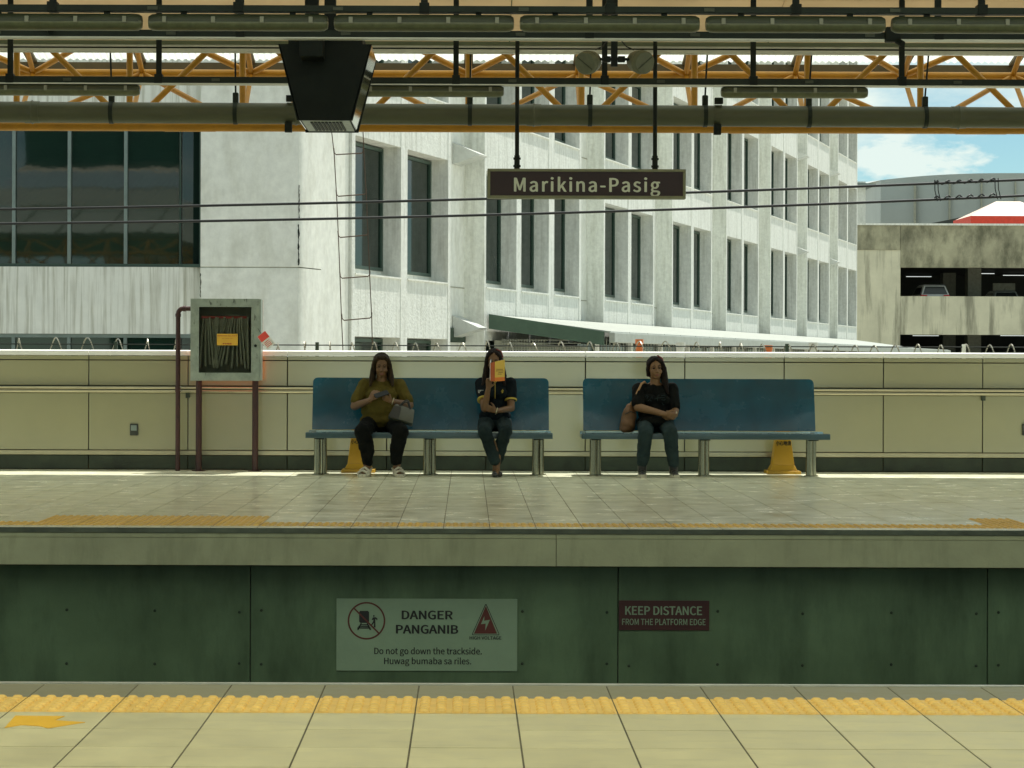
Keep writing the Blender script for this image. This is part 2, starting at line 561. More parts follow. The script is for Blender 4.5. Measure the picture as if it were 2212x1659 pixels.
    def mesh(self, name, bevel=0.0, smooth=False, fix=True):
        me = bpy.data.meshes.new(name)
        me.from_pydata(self.v, [], self.f)
        if fix or bevel:
            bm = bmesh.new()
            bm.from_mesh(me)
            if bevel:
                bmesh.ops.remove_doubles(bm, verts=bm.verts, dist=1e-6)
            bmesh.ops.recalc_face_normals(bm, faces=bm.faces)
            if bevel:
                es = [e for e in bm.edges if len(e.link_faces) == 2 and e.calc_face_angle(0) > 0.5]
                bmesh.ops.bevel(bm, geom=es, offset=bevel, segments=2, profile=0.6, affect='EDGES', clamp_overlap=True)
            bm.to_mesh(me)
            bm.free()
        if smooth:
            for p in me.polygons:
                p.use_smooth = True
            try:
                me.set_sharp_from_angle(angle=R(40))
            except Exception:
                pass
        return me

    def build(self, name, m, parent=None, bevel=0.0, smooth=False, loc=None):
        me = self.mesh(name, bevel, smooth)
        return put(name, me, m, parent, loc)


def put(name, me, m, parent=None, loc=None):
    if m and not me.materials:
        me.materials.append(M[m] if isinstance(m, str) else m)
    o = bpy.data.objects.new(name, me)
    COL.objects.link(o)
    if loc is not None:
        o.location = loc
    if parent is not None:
        o.parent = parent
        if parent.get('_free') is None and parent.type == 'EMPTY':
            o.matrix_parent_inverse = Matrix.Translation(-parent.location)
    return o


def tag(o, label=None, cat=None, group=None, kind=None):
    if label:
        o['label'] = label
    if cat:
        o['category'] = cat
    if group:
        o['group'] = group
    if kind:
        o['kind'] = kind
    return o


def thing(name, label, cat, loc, group=None):
    o = bpy.data.objects.new(name, None)
    o.empty_display_size = 0.1
    COL.objects.link(o)
    o.location = loc
    return tag(o, label, cat, group)


def copy_tree(o, parent=None, offset=(0, 0, 0)):
    c = o.copy()
    COL.objects.link(c)
    if parent is not None:
        c.parent = parent
    else:
        c.location = o.location + Vector(offset)
    for ch in o.children:
        copy_tree(ch, c)
    return c


import os
FONT = None
try:        # Blender's own interface typeface, shipped with the program
    _f = os.path.join(bpy.utils.system_resource('DATAFILES'), 'fonts', 'Noto Sans CJK Regular.woff2')
    if os.path.exists(_f):
        FONT = bpy.data.fonts.load(_f)
except Exception:
    FONT = None


def text_mesh(body, size, cx, z, y, bold=0.0, width=None, align='CENTER', thick=0.002, space=1.0, caph=None):
    """flat lettering in the XZ plane facing -Y, centred on cx with its baseline at z"""
    cu = bpy.data.curves.new('lettering', 'FONT')
    cu.body = body
    if FONT is not None:
        cu.font = FONT
    cu.size = size
    cu.align_x = align
    cu.offset = 0.0
    cu.space_character = space
    cu.extrude = thick / 2
    cu.resolution_u = 4
    o = bpy.data.objects.new('lettering', cu)
    COL.objects.link(o)
    dg = bpy.context.evaluated_depsgraph_get()
    me = bpy.data.meshes.new_from_object(o.evaluated_get(dg))
    bpy.data.objects.remove(o)
    bpy.data.curves.remove(cu)
    xs = [v.co.x for v in me.vertices]
    ys = [v.co.y for v in me.vertices]
    sz = 1.0
    if caph:
        sz = caph / CAPR / size
    sx = 1.0
    if width and xs:
        sx = width / (max(xs) - min(xs))
    mid = (max(xs) + min(xs)) / 2 if xs and align == 'CENTER' else 0
    for v in me.vertices:
        v.co = Vector((cx + (v.co.x - mid) * sx, y - v.co.z, z + v.co.y * sz))
    me.materials.clear()
    if bold > 0:
        bm = bmesh.new()
        k = 0
        for dx, dz in ((-1, 0), (1, 0), (-0.5, 0.5), (0.5, -0.5), (0, 0)):
            c = me.copy()
            for v in c.vertices:
                v.co += Vector((dx * bold, -0.00025 * k, dz * bold))
            bm.from_mesh(c)
            bpy.data.meshes.remove(c)
            k += 1
        bm.to_mesh(me)
        bm.free()
    return me


CAPR = 1.0
CAPR = max(v.co.z for v in text_mesh('H', 1.0, 0, 0, 0).vertices)


def joined(name, meshes, m, parent):
    bm = bmesh.new()
    for q in meshes:
        bm.from_mesh(q)
    me = bpy.data.meshes.new(name)
    bm.to_mesh(me)
    bm.free()
    return put(name, me, m, parent)

# ================================================================== SETTING
g = MB().box(-400, 500, -300, 900, -8.6, -8.0).build('ground', 'ground')
tag(g, kind='structure')

# ---- near platform --------------------------------------------------------
NE = 8.595                     # near platform edge
T = 0.352
XJ = -0.178
near = MB().box(-14, 14, -3.0, NE - 0.02, -1.25, -0.0022).build('near_platform', 'grout')
tag(near, kind='structure')
nos = MB().box(-14, 14, NE - 0.02, NE + 0.012, -0.05, 0.004).build('metal_nosing', 'nosing', near)


def tile_mesh(name, w, d, m, bev=0.002):
    me = MB().box(-w / 2, w / 2, -d / 2, d / 2, -0.0125, 0).mesh(name, bevel=bev)
    me.materials.append(M[m])
    return me


def dome_tile(name, w, d, m, n, rad, h):
    b = MB().box(-w / 2, w / 2, -d / 2, d / 2, -0.0125, 0)
    for i in range(n):
        for j in range(n):
            cx = -w / 2 + (i + 0.5) * w / n
            cy = -d / 2 + (j + 0.5) * d / n
            b.lathe([(rad, -0.002), (rad * 0.92, h * 0.45), (rad * 0.62, h * 0.92), (0.001, h)], (cx, cy, 0), seg=10)
    me = b.mesh(name, smooth=True)
    me.materials.append(M[m])
    return me


tm = tile_mesh('floor_tile', T - 0.006, T - 0.006, 'tile_near', 0.0012)
te = tile_mesh('edge_tile', T - 0.005, T - 0.022, 'tile_edge')
tt = dome_tile('tactile_tile', T - 0.005, T - 0.002, 'tactile', 6, 0.0205, 0.0115)
for c in range(-12, 13):
    x = XJ + T * (c + 0.5)
    put('edge_tile', te, None, near, (x, NE - 0.02 - (T - 0.02) / 2, 0))
    put('tactile_tile', tt, None, near, (x, NE - 1.5 * T, 0))
    for r in range(2, 12):
        put('floor_tile', tm, None, near, (x, NE - (r + 0.5) * T, random.uniform(-0.0006, 0.0004)))
b = MB()
for c in range(-39, 39):
    for r in range(0, 32):
        if -12 <= c <= 12 and r < 12:
            continue
        x = XJ + T * (c + 0.5)
        y = NE - (r + 0.5) * T
        b.box(x - T / 2 + 0.003, x + T / 2 - 0.003, y - T / 2 + 0.001, y + T / 2 - 0.001 - (0.02 if r == 0 else 0), -0.0122, -0.0002)
o = b.build('outlying_tiles', 'tile_near', near)
tag(o, kind='stuff')
# yellow arrow stuck on the near floor
arr = [P(8, 1572, 1), P(32, 1547, 1), P(128, 1549, 1), P(112, 1555, 1), P(180, 1560, 1), P(105, 1574, 1), P(92, 1569, 1), P(48, 1566, 1)]
def floor_pt(px, py):
    d = P(px, py, 1.0) - Vector((0, 0, CAM_H))
    k = -CAM_H / d.z
    return (d.x * k, d.y * k)
poly = [floor_pt(*q) for q in [(10, 1573), (33, 1547), (140, 1548), (118, 1557), (184, 1561), (104, 1574), (84, 1569), (46, 1567)]]
a = MB().prism(poly, 0.0006, 0.0022, 'xy').build('floor_arrow', 'arrow_yellow')
tag(a, 'flat yellow arrow stuck to the floor tiles beside the bumpy yellow strip', 'floor marking')

# ---- track bed ------------------------------------------------------------
tb = MB().box(-30, 30, NE - 0.02, 17.1, -1.7, -1.25).build('track_bed', 'track_bed')
tag(tb, kind='structure')
for yy in (10.2, 11.63, 13.95, 15.38):
    b = MB().box(-30, 30, yy - 0.07, yy + 0.07, -1.25, -1.23)
    b.box(-30, 30, yy - 0.012, yy + 0.012, -1.23, -1.13)
    b.box(-30, 30, yy - 0.035, yy + 0.035, -1.13, -1.09)
    b.build('rail', 'rail_steel', tb)

# ---- far platform ---------------------------------------------------------
FE = 16.60
WY = 25.35
far = MB().box(-16, 16, FE + 0.03, WY + 0.3, -0.28, -0.0022).build('far_platform', 'grout')
tag(far, kind='structure')
MB().box(-16, 16, FE - 0.01, FE + 0.03, -0.036, -0.002).build('edge_strip', 'edge_dark', far)
b = MB()
for xa, xb in ((-15.6, -7.45), (-7.45, 0.65), (0.65, 8.8), (8.8, 15.6)):
    MB().box(xa + 0.002, xb - 0.002, FE + 0.0, FE + 0.028, -0.072, -0.038).build('edge_coping', 'beam_concrete', far, bevel=0.002)
    MB().box(xa + 0.002, xb - 0.002, FE - 0.012, FE + 0.028, -0.272, -0.0745).build('edge_beam', 'beam_concrete', far, bevel=0.002)
# recessed steel panels under the edge
PY = 16.92
sub = MB().box(-16, 16, PY + 0.03, PY + 0.4, -1.5, -0.285).build('platform_skirt', 'garage_dark', None)
tag(sub, 'dark steel skirt of bolted panels under the far platform edge', 'platform skirt')
joints = [(-252), (541), (1335), (2133), (2925)]
pj = [P(x, 1300, PY).x for x in joints]
pj = [pj[0] - 2.73] + pj + [pj[-1] + 2.73]
bolts = MB().lathe([(0.011, 0), (0.011, -0.004), (0.006, -0.008)], (0, 0, 0), (0, 1, 0), 8).mesh('bolt')
bolts.materials.append(M['bolt_green'])
for i in range(len(pj) - 1):
    pn = MB().box(pj[i] + 0.004, pj[i + 1] - 0.004, PY, PY + 0.03, -1.35, -0.285).build('steel_panel', 'steel_panel', sub, bevel=0.0015)
    w = pj[i + 1] - pj[i]
    for fx in (0.03, 0.27, 0.5, 0.74, 0.97):
        for zz in (-0.64, -1.03):
            put('bolt', bolts, None, pn, (pj[i] + w * fx, PY, zz + random.uniform(-0.01, 0.01)))

TF = 0.340
XF = -0.172
ROW0 = FE + 0.03
tfm = tile_mesh('paving_tile', TF - 0.005, TF - 0.005, 'tile_far', 0.0015)
tfh = tile_mesh('half_tile', TF - 0.005, TF / 2 - 0.005, 'tile_far', 0.0015)
tft = dome_tile('warning_tile', TF - 0.006, TF - 0.003, 'tactile_far', 6, 0.019, 0.0075)
STUFF = MB()


def far_tile(x, y0, y1, me, real):
    if real:
        put('paving_tile' if me is tfm else 'half_tile', me, None, far, (x, (y0 + y1) / 2, random.uniform(-0.0002, 0.0002)))
    else:
        dz = random.uniform(-0.0002, 0.0002)
        STUFF.box(x - TF / 2 + 0.003, x + TF / 2 - 0.003, y0 + 0.0025, y1 - 0.0025, -0.0124, dz)


for c in range(-24, 24):
    x = XF + TF * (c + 0.5)
    vis = -13 <= c <= 12
    y = ROW0
    far_tile(x, y, y + TF / 2, tfh, vis)
    y += TF / 2
    put('warning_tile', tft, None, far, (x, y + TF / 2, 0)) if -15 <= c <= 15 else far_tile(x, y, y + TF, tfm, False)
    y += TF
    n = 0
    if x < -1.55 and x > -3.25 or x > 3.85 and vis:
        for q in range(2):
            put('warning_tile', tft, None, far, (x, y + TF / 2, 0))
            y += TF
            n += 1
    if c % 2 == 0:
        far_tile(x, y, y + TF / 2, tfh, vis)
        y += TF / 2
    while y < WY - 0.01:
        y1 = min(y + TF, WY)
        if y1 - y > TF - 0.01:
            far_tile(x, y, y1, tfm, vis and n < 8)
        else:
            far_tile(x, y, y1, None, False)
        y = y1
        n += 1
o = STUFF.build('rear_paving_tiles', 'tile_far', far)
tag(o, kind='stuff')

# ---- parapet wall ---------------------------------------------------------
wall = thing('parapet_wall', 'low beige panelled parapet wall with white cap behind the benches', 'wall', (0, WY, 0))
MB().box(-16, 16, WY + 0.03, WY + 0.22, -0.5, 1.26).build('core', 'wall_joint', wall)
kk = 1.105
x0 = -2.003
for i in range(-11, 13):
    a0, a1 = x0 + kk * i + 0.006, x0 + kk * (i + 1) - 0.006
    MB().box(a0, a1, WY, WY + 0.03, 0.222, 0.852).build('lower_panel', 'wall_panel', wall, bevel=0.003)
    MB().box(a0, a1, WY, WY + 0.03, 0.938, 1.213).build('upper_panel', 'wall_panel', wall, bevel=0.003)
    MB().box(a0, a1, WY, WY + 0.03, 1.224, 1.268).build('top_strip', 'wall_panel', wall, bevel=0.002)
    MB().prism([(WY - 0.03, 1.272), (WY + 0.26, 1.272), (WY + 0.26, 1.318), (WY + 0.10, 1.332), (WY - 0.018, 1.322)],
               a0 - 0.003, a1 + 0.003, 'yz').build('cap', 'wall_cap', wall, bevel=0.003)
    MB().box(a0, a1, WY - 0.004, WY + 0.03, 0.012, 0.158).build('kick_panel', 'wall_dark', wall, bevel=0.002)
MB().box(-16, 16, WY + 0.012, WY + 0.03, 0.857, 0.933).build('rail_groove', 'wall_dark', wall)
MB().box(-16, 16, WY - 0.012, WY + 0.03, 0.164, 0.214).build('base_trim', 'rail_metal', wall, bevel=0.006)
MB().tube([(-16, WY - 0.055, 0.91), (16, WY - 0.055, 0.91)], 0.014, 10).build('upper_rail', 'rail_metal', wall, smooth=True)
MB().tube([(-16, WY - 0.055, 0.872), (16, WY - 0.055, 0.872)], 0.017, 10).build('lower_rail', 'rail_metal', wall, smooth=True)
for i in range(-6, 8):
    xx = x0 + kk * i * 2 - kk
    MB().box(xx - 0.02, xx + 0.02, WY - 0.06, WY - 0.001, 0.80, 0.858).build('rail_bracket', 'wall_dark', wall, bevel=0.004)
for px, lab in ((290, 'small dark outlet box on the beige wall near the hose cabinet'), (2216, 'small dark outlet box on the beige wall far past the benches')):
    c = P(px, 928, WY)
    t = thing('outlet_box', lab, 'outlet', (c.x, WY, c.z))
    MB().box(c.x - 0.045, c.x + 0.045, WY - 0.03, WY - 0.001, c.z - 0.065, c.z + 0.065).build('box', 'socket', t, bevel=0.006)
    MB().box(c.x - 0.032, c.x + 0.032, WY - 0.037, WY - 0.03, c.z - 0.01, c.z + 0.05).build('lid', 'window_frame', t, bevel=0.003)

# ---- roof -----------------------------------------------------------------
EY, EZ = 25.62, 4.57
roof = thing('station_roof', 'station roof of corrugated sheets and pale soffit above the far platform', 'roof', (0, 22, 4.5))


def corr(x0, x1, y0, z0, y1, z1, pitch=0.076, amp=0.012, th=0.004):
    b = MB()
    n = int((x1 - x0) / (pitch / 4))
    vs = []
    for i in range(n + 1):
        x = x0 + (x1 - x0) * i / n
        dz = amp * math.sin(2 * math.pi * x / pitch)
        vs += [(x, y0, z0 + dz), (x, y1, z1 + dz)]
    fs = [(2 * i, 2 * i + 2, 2 * i + 3, 2 * i + 1) for i in range(n)]
    return b.add(vs, fs)


PX = 1.22
for i in range(-11, 12):
    corr(i * PX + 0.02, (i + 1) * PX - 0.02, EY - 0.06, EZ + 0.02, 21.2, 5.55).build('translucent_sheet', 'poly_sheet', roof)
    p0, p1 = Vector((i * PX, EY - 0.1, EZ - 0.03)), Vector((i * PX, 21.2, 5.48))
    MB().hexa([p0 + Vector((-0.05, 0, 0)), p0 + Vector((0.05, 0, 0)), p1 + Vector((0.05, 0, 0)), p1 + Vector((-0.05, 0, 0))],
              [p0 + Vector((-0.05, 0, 0.03)), p0 + Vector((0.05, 0, 0.03)), p1 + Vector((0.05, 0, 0.03)), p1 + Vector((-0.05, 0, 0.03))]).build('sheet_batten', 'gutter_brown', roof)
MB().box(-14, 14, EY - 0.10, EY + 0.04, EZ - 0.13, EZ - 0.015).build('eave_beam', 'gutter_brown', roof, bevel=0.004)
MB().box(-14, 14, EY - 0.13, EY - 0.101, EZ - 0.14, EZ - 0.10).build('eave_flange', 'truss_yellow', roof)
corr(-14, 14, 21.25, 5.60, 18.3, 6.33, pitch=0.2, amp=0.02).build('translucent_sheet', 'poly_sheet', roof)  # unseen strip made translucent to light the soffit and far floor
corr(-14, 14, 18.25, 6.36, 14.6, 7.27, pitch=0.2, amp=0.02).build('metal_sheet', 'roof_metal', roof)
b = MB()
for k in range(9):
    z = 7.32 + k * 0.14
    b2 = MB().hexa([(-14, 14.45, z), (14, 14.45, z), (14, 14.57, z + 0.09), (-14, 14.57, z + 0.09)],
                   [(-14, 14.45, z + 0.015), (14, 14.45, z + 0.015), (14, 14.57, z + 0.105), (-14, 14.57, z + 0.105)])
    b2.build('louvre_blade', 'louvre', roof)
for i in range(-12, 13):
    MB().box(i * 1.16 - 0.03, i * 1.16 + 0.03, 14.36, 14.44, 7.25, 8.6).build('louvre_post', 'louvre', roof)
MB().box(-14, 14, 13.9, 14.3, 7.2, 8.6).build('louvre_back', 'louvre', roof)
MB().box(-14, 14, 12.6, 15.1, 8.6, 8.78).build('upper_roof', 'wall_cap', roof)
# over tracks and near platform
MB().box(-14, 14, 11.5, 14.0, 7.2, 7.3).build('track_ceiling', 'soffit', roof)
corr(-14, 14, 11.5, 7.15, 1.2, 5.6, pitch=0.2, amp=0.02).build('added_skylight', 'poly_sheet', roof)  # unseen translucent roof added to bring soft light down on the near floor
MB().hexa([(-14, -3.5, 4.6), (14, -3.5, 4.6), (14, 1.15, 5.5), (-14, 1.15, 5.5)],
          [(-14, -3.5, 4.7), (14, -3.5, 4.7), (14, 1.15, 5.6), (-14, 1.15, 5.6)]).build('near_ceiling', 'soffit', roof)
# soffit panels and cornice of the far platform
SY, SZ, SK = 21.5, 4.235, 0.186


def soff(y):
    return SZ + (SY - y) * SK


for i in range(-6, 6):
    xa, xb = i * 2.44 + 0.39, (i + 1) * 2.44 + 0.38
    for (ya, yb) in ((SY, 20.35), (20.34, 18.9), (18.89, 15.2)):
        MB().hexa([(xa, yb, soff(yb)), (xb, yb, soff(yb)), (xb, ya, soff(ya)), (xa, ya, soff(ya))],
                  [(xa, yb, soff(yb) + 0.02), (xb, yb, soff(yb) + 0.02), (xb, ya, soff(ya) + 0.02), (xa, ya, soff(ya) + 0.02)]).build('soffit_panel', 'soffit_sheet', roof)
    rv = MB()
    for q in range(4):
        for d in (-0.03, 0.03):
            xx = xa + 0.3 + q * 0.61 + d
            for yy in (21.3, 20.15):
                rv.lathe([(0.009, 0), (0.006, -0.004)], (xx, yy, soff(yy)), (0, 0, 1), 6)
    rv.build('rivets', 'gutter_brown', roof)
MB().box(-14, 14, SY + 0.02, SY + 0.06, 4.205, 4.26).build('cornice_fillet', 'cornice_green', roof)
MB().box(-14, 14, SY + 0.06, SY + 0.12, 4.185, 4.215).build('cornice_strip', 'cornice_white', roof)
MB().box(-14, 14, SY + 0.065, SY + 0.12, 4.172, 4.184).build('cornice_dark_strip', 'dark_steel', roof)  # thin dark strip under the white one
MB().box(-14, 14, SY + 0.06, SY + 0.14, 4.135, 4.171).build('cornice_bead', 'strip_silver', roof, bevel=0.004)
MB().box(-14, 14, SY + 0.12, SY + 0.2, 4.172, 5.45).build('soffit_closure', 'cornice_green', roof)
MB().box(-14, 14, 15.1, 15.18, 5.4, 7.2).build('front_closure', 'soffit', roof)

# ---- yellow tube truss ----------------------------------------------------
TY, TR = 22.5, 23.36
ZB, ZT, ZR = 3.524, 4.61, 4.16
PIT = 1.1154
truss = thing('roof_truss', 'yellow steel tube truss with crossing diagonals under the roof edge', 'truss', (0, TY, ZB))


def rod(name, a, b, r, m, parent, seg=10):
    return MB().tube([a, b], r, seg).build(name, m, parent, smooth=True)


rod('bottom_chord', (-14, TY, ZB), (14, TY, ZB), 0.046, 'truss_yellow', truss, 14)
rod('top_chord', (-14, TY, ZT), (14, TY, ZT), 0.046, 'truss_yellow', truss, 14)
rod('rear_chord', (-14, TR, ZR), (14, TR, ZR), 0.040, 'truss_yellow', truss, 14)
for k in range(-11, 12):
    x = k * PIT
    xr = x
    B, Tp, Rr = Vector((x, TY, ZB)), Vector((x, TY, ZT)), Vector((xr, TR, ZR))
    rod('post', B, Tp, 0.032, 'truss_yellow', truss)
    rod('upper_strut', Rr, Tp, 0.028, 'truss_yellow', truss)
    rod('lower_strut', Rr, B, 0.026, 'truss_yellow', truss)
    for s in (-1, 1):
        x2 = x + s * PIT
        if k % 2:      # even/odd pattern read from the photo: bottom nodes at odd k
            rod('diagonal', B, (x2, TY, ZT), 0.031, 'truss_yellow', truss)
            rod('lower_brace', Rr, (x2, TY, ZB), 0.027, 'truss_yellow', truss)
        else:
            rod('upper_brace', Rr, (x2, TY, ZT), 0.031, 'truss_yellow', truss)
    if k in (-3, 2, 4):
        MB().tube([(x + 0.35, TY, ZB), (x + 0.85, TY, ZB)], 0.0495, 14).build('sleeve', 'truss_yellow', truss, smooth=True)
rod('purlin', (-14, 24.2, 4.80), (14, 24.2, 4.80), 0.03, 'gutter_brown', truss)

# ---- drain pipe -----------------------------------------------------------
DY = 22.1
zz0 = P(1106, 248, DY).z
pipe = thing('drain_pipe', 'fat grey drain pipe strapped along the front of the yellow truss', 'pipe', (0, DY, zz0))
sl = 0.0022
MB().tube([(-14, DY, zz0 + 14 * sl), (14, DY, zz0 - 14 * sl)], 0.102, 24).build('pipe_run', 'drain_pipe', pipe, smooth=True)
for px in (1153, 70, 2070, 1090 - 90 * 5):
    c = P(px, 248, DY)
    z = zz0 - c.x * sl
    MB().tube([(c.x - 0.07, DY, z + 0.07 * sl), (c.x - 0.015, DY, z), (c.x, DY, z), (c.x + 0.015, DY, z), (c.x + 0.07, DY, z - 0.07 * sl)],
              [0.107, 0.108, 0.117, 0.108, 0.107], 24).build('coupling', 'drain_pipe', pipe, smooth=True)
for px in (-10, 241, 509, 1015, 1274, 1523, 1747, 1998, 2240):
    c = P(px, 248, DY)
    z = zz0 - c.x * sl
    st = MB().tube([(c.x - 0.02, DY, z), (c.x + 0.02, DY, z)], 0.109, 24).build('strap', 'rail_dark', pipe)
    MB().box(c.x - 0.028, c.x + 0.028, DY - 0.03, DY + 0.03, z + 0.09, z + 0.20).build('strap_lug', 'rail_dark', pipe, bevel=0.012)
    MB().tube([(c.x, DY, z + 0.19), (c.x + 0.01, DY - 0.2, 4.4)], 0.009, 6).build('hanger_rod', 'dark_steel', pipe)
for px in (628, 1551):
    c = P(px, 248, DY)
    z = zz0 - c.x * sl
    MB().tube([(c.x - 0.035, DY, z), (c.x + 0.035, DY, z)], 0.1085, 24).build('strap', 'drain_pipe', pipe)
    MB().box(c.x - 0.04, c.x + 0.04, DY - 0.09, DY - 0.03, z + 0.11, z + 0.17).build('strap_lug', 'dark_steel', pipe, bevel=0.005)
    MB().box(c.x - 0.05, c.x + 0.02, DY - 0.12, DY - 0.05, z - 0.19, z - 0.09).build('clamp', 'dark_steel', pipe, bevel=0.005)

# ---- lamp rails, lamps ----------------------------------------------------
def lamp_rail(name, label, Y, z, h, d, hang_x, lip=True):
    t = thing(name, label, 'rail', (0, Y, z), None)
    MB().box(-13, 13, Y - d / 2, Y + d / 2, z - h / 2, z + h / 2).build('channel', 'rail_dark', t, bevel=0.003)
    if lip:
        MB().box(-13, 13, Y - d / 2 + 0.002, Y + d / 2 - 0.002, z - h / 2 - 0.012, z - h / 2 - 0.001).build('lip', 'strip_silver', t)
    for x in hang_x:
        MB().box(x - 0.024, x + 0.024, Y - 0.012, Y + 0.012, z + h / 2 - 0.01, soff(Y) + 0.02).build('hanger', 'dark_steel', t)
        MB().box(x - 0.035, x + 0.035, Y - d / 2 - 0.006, Y + d / 2 + 0.006, z - h / 2 - 0.003, z + h / 2 + 0.022).build('hanger_clamp', 'dark_steel', t, bevel=0.004)
    for k in range(-6, 7):
        MB().box(k * 1.3 + 0.35, k * 1.3 + 0.42, Y - d / 2 - 0.007, Y - d / 2, z - 0.012, z + 0.012).build('rating_plate', 'lamp_body', t)
    return t


zA = P(1106, 22, 16.0).z
lamp_rail('lamp_rail', 'dark steel rail carrying the long unbroken row of tube lights', 16.0, zA, 0.045, 0.09,
          [1.642 + 1.304 * k - 0.65 for k in range(-6, 5)], False)
zB2 = P(1106, 76, 17.0).z
lamp_rail('cable_rail', 'dark steel rail with silver underside carrying no lights', 17.0, zB2, 0.05, 0.10,
          [0.9 + 2.6 * k for k in range(-4, 4)])
zC = P(1106, 176, 20.0).z
lamp_rail('gapped_lamp_rail', 'dark steel rail with three spaced tube lights below it', 20.0, zC, 0.055, 0.09,
          [-0.11 + 1.304 * k for k in range(-6, 7)])


def lamp(x0, x1, Y, ztop, r, label, group):
    L = x1 - x0
    t = thing('tube_light', label, 'light', ((x0 + x1) / 2, Y, ztop - 2 * r), group)
    zc = ztop - r
    prof = [(0.02, 0), (r * 0.7, 0.004), (r * 0.96, 0.03), (r, 0.06), (r, L - 0.06), (r * 0.96, L - 0.03), (r * 0.7, L - 0.004), (0.02, L)]
    # cover: lower half, body: upper half, slightly wider lip
    lo = MB().lathe(prof, (x0, Y, zc - 0.004), (1, 0, 0), 24)
    lo.v = [(v[0], Y + (v[1] - Y) * 1.05, min(v[2], zc)) for v in lo.v]
    lo.build('diffuser', 'lamp_cover', t, smooth=True)
    up = MB().lathe([(a * 0.93, h) for a, h in prof], (x0, Y, zc), (1, 0, 0), 24)
    up.v = [(v[0], v[1], max(v[2], zc + 0.001)) for v in up.v]
    up.build('housing', 'lamp_body', t, smooth=True)
    MB().box(x0 + 0.02, x1 - 0.02, Y - r * 1.1, Y + r * 1.1, zc - 0.006, zc + 0.006).build('seal_lip', 'lamp_body', t, bevel=0.002)
    for k in range(4):
        x = x0 + 0.12 + (L - 0.24) * k / 3
        MB().box(x - 0.014, x + 0.014, Y - r * 1.18, Y - r * 0.85, zc - 0.014, zc + 0.03).build('clip', 'clip_metal', t, bevel=0.002)
    for k in range(2):
        x = x0 + 0.25 + (L - 0.5) * k
        MB().box(x - 0.02, x + 0.02, Y - 0.02, Y + 0.02, ztop - r * 0.2, ztop + 0.03).build('mount', 'dark_steel', t)
    return t


for k in range(-4, 3):
    xa = 1.642 + 1.304 * k
    lamp(xa + 0.02, xa + 1.284, 16.0, zA - 0.03, 0.060, 'sealed tube light in the unbroken end to end row', 'tube lights in the unbroken row')
for k, wh in ((-2, 'over the glazed dark block'), (-1, 'beside the dark display housing'), (0, 'near the parking garage side')):
    xa = 2.215 + 3.194 * k
    lamp(xa, xa + 1.29, 20.0, zC - 0.032, 0.052, 'single tube light hung apart under the lower rail ' + wh, 'spaced tube lights above the platform')

# junction boxes hanging on the rails
for px, py, Y, lab in ((100, 60, 17.0, 'small dark junction box under the rail above the glazed facade'),
                       (1925, 88, 17.0, 'small dark junction box under the rail above the parking garage side')):
    c = P(px, py, Y)
    t = thing('junction_box', lab, 'box', c)
    MB().box(c.x - 0.055, c.x + 0.055, Y - 0.1, Y - 0.02, c.z - 0.02, c.z + 0.09).build('case', 'dark_steel', t, bevel=0.008)
    MB().tube([(c.x + 0.03, Y - 0.09, c.z - 0.015), (c.x + 0.06, Y - 0.14, c.z - 0.045)], 0.024, 10).build('gland', 'dark_steel', t)
    MB().box(c.x - 0.02, c.x + 0.02, Y - 0.06, Y + 0.06, c.z + 0.085, zB2 + 0.06).build('bracket', 'dark_steel', t)

# ---- display housing ------------------------------------------------------
hy0, hy1 = 18.0, 18.98
zt, zb = 3.72, 3.13
cx = -1.135
H = thing('display_housing', 'dark tapering display housing with mirror steel side hanging from the roof', 'display housing', (cx, 18.5, zb))
wt, wb = 0.355, 0.200
MB().hexa([(cx - wb, hy0 + 0.03, zb), (cx + wb, hy0 + 0.03, zb), (cx + wb, hy1 - 0.03, zb), (cx - wb, hy1 - 0.03, zb)],
          [(cx - wt, hy0 + 0.03, zt), (cx + wt, hy0 + 0.03, zt), (cx + wt, hy1 - 0.03, zt), (cx - wt, hy1 - 0.03, zt)]).build('shell', 'dark_steel', H)
for s in (-1, 1):
    MB().hexa([(cx + s * (wb + 0.004), hy0, zb), (cx + s * (wb + 0.012), hy0, zb), (cx + s * (wb + 0.012), hy1, zb), (cx + s * (wb + 0.004), hy1, zb)],
              [(cx + s * (wt + 0.004), hy0, zt), (cx + s * (wt + 0.012), hy0, zt), (cx + s * (wt + 0.012), hy1, zt), (cx + s * (wt + 0.004), hy1, zt)]).build('side_panel', 'mirror_steel', H)
for yy in (hy0, hy1 - 0.024):
    MB().hexa([(cx - wb - 0.02, yy, zb - 0.012), (cx + wb + 0.02, yy, zb - 0.012), (cx + wb + 0.02, yy + 0.024, zb - 0.012), (cx - wb - 0.02, yy + 0.024, zb - 0.012)],
              [(cx - wt - 0.015, yy, zt), (cx + wt + 0.015, yy, zt), (cx + wt + 0.015, yy + 0.024, zt), (cx - wt - 0.015, yy + 0.024, zt)]).build('face_panel', 'dark_steel', H)
MB().box(cx - wb + 0.01, cx + wb - 0.01, hy0 + 0.05, hy1 - 0.05, zb - 0.006, zb - 0.001).build('underside', 'aluminium', H)
for k in range(9):
    x = cx - 0.115 + k * 0.029
    MB().box(x - 0.010, x + 0.010, hy0 + 0.16, hy1 - 0.16, zb - 0.014, zb - 0.007).build('vent_slat', 'rail_dark', H)
MB().box(cx - wt + 0.06, cx + wt - 0.06, hy0 + 0.06, hy1 - 0.06, zt, zt + 0.09).build('neck', 'dark_steel', H)
MB().box(cx - 0.18, cx + 0.0, hy0 - 0.30, hy0 - 0.001, 3.585, 3.86).build('bracket_box', 'dark_steel', H, bevel=0.006)
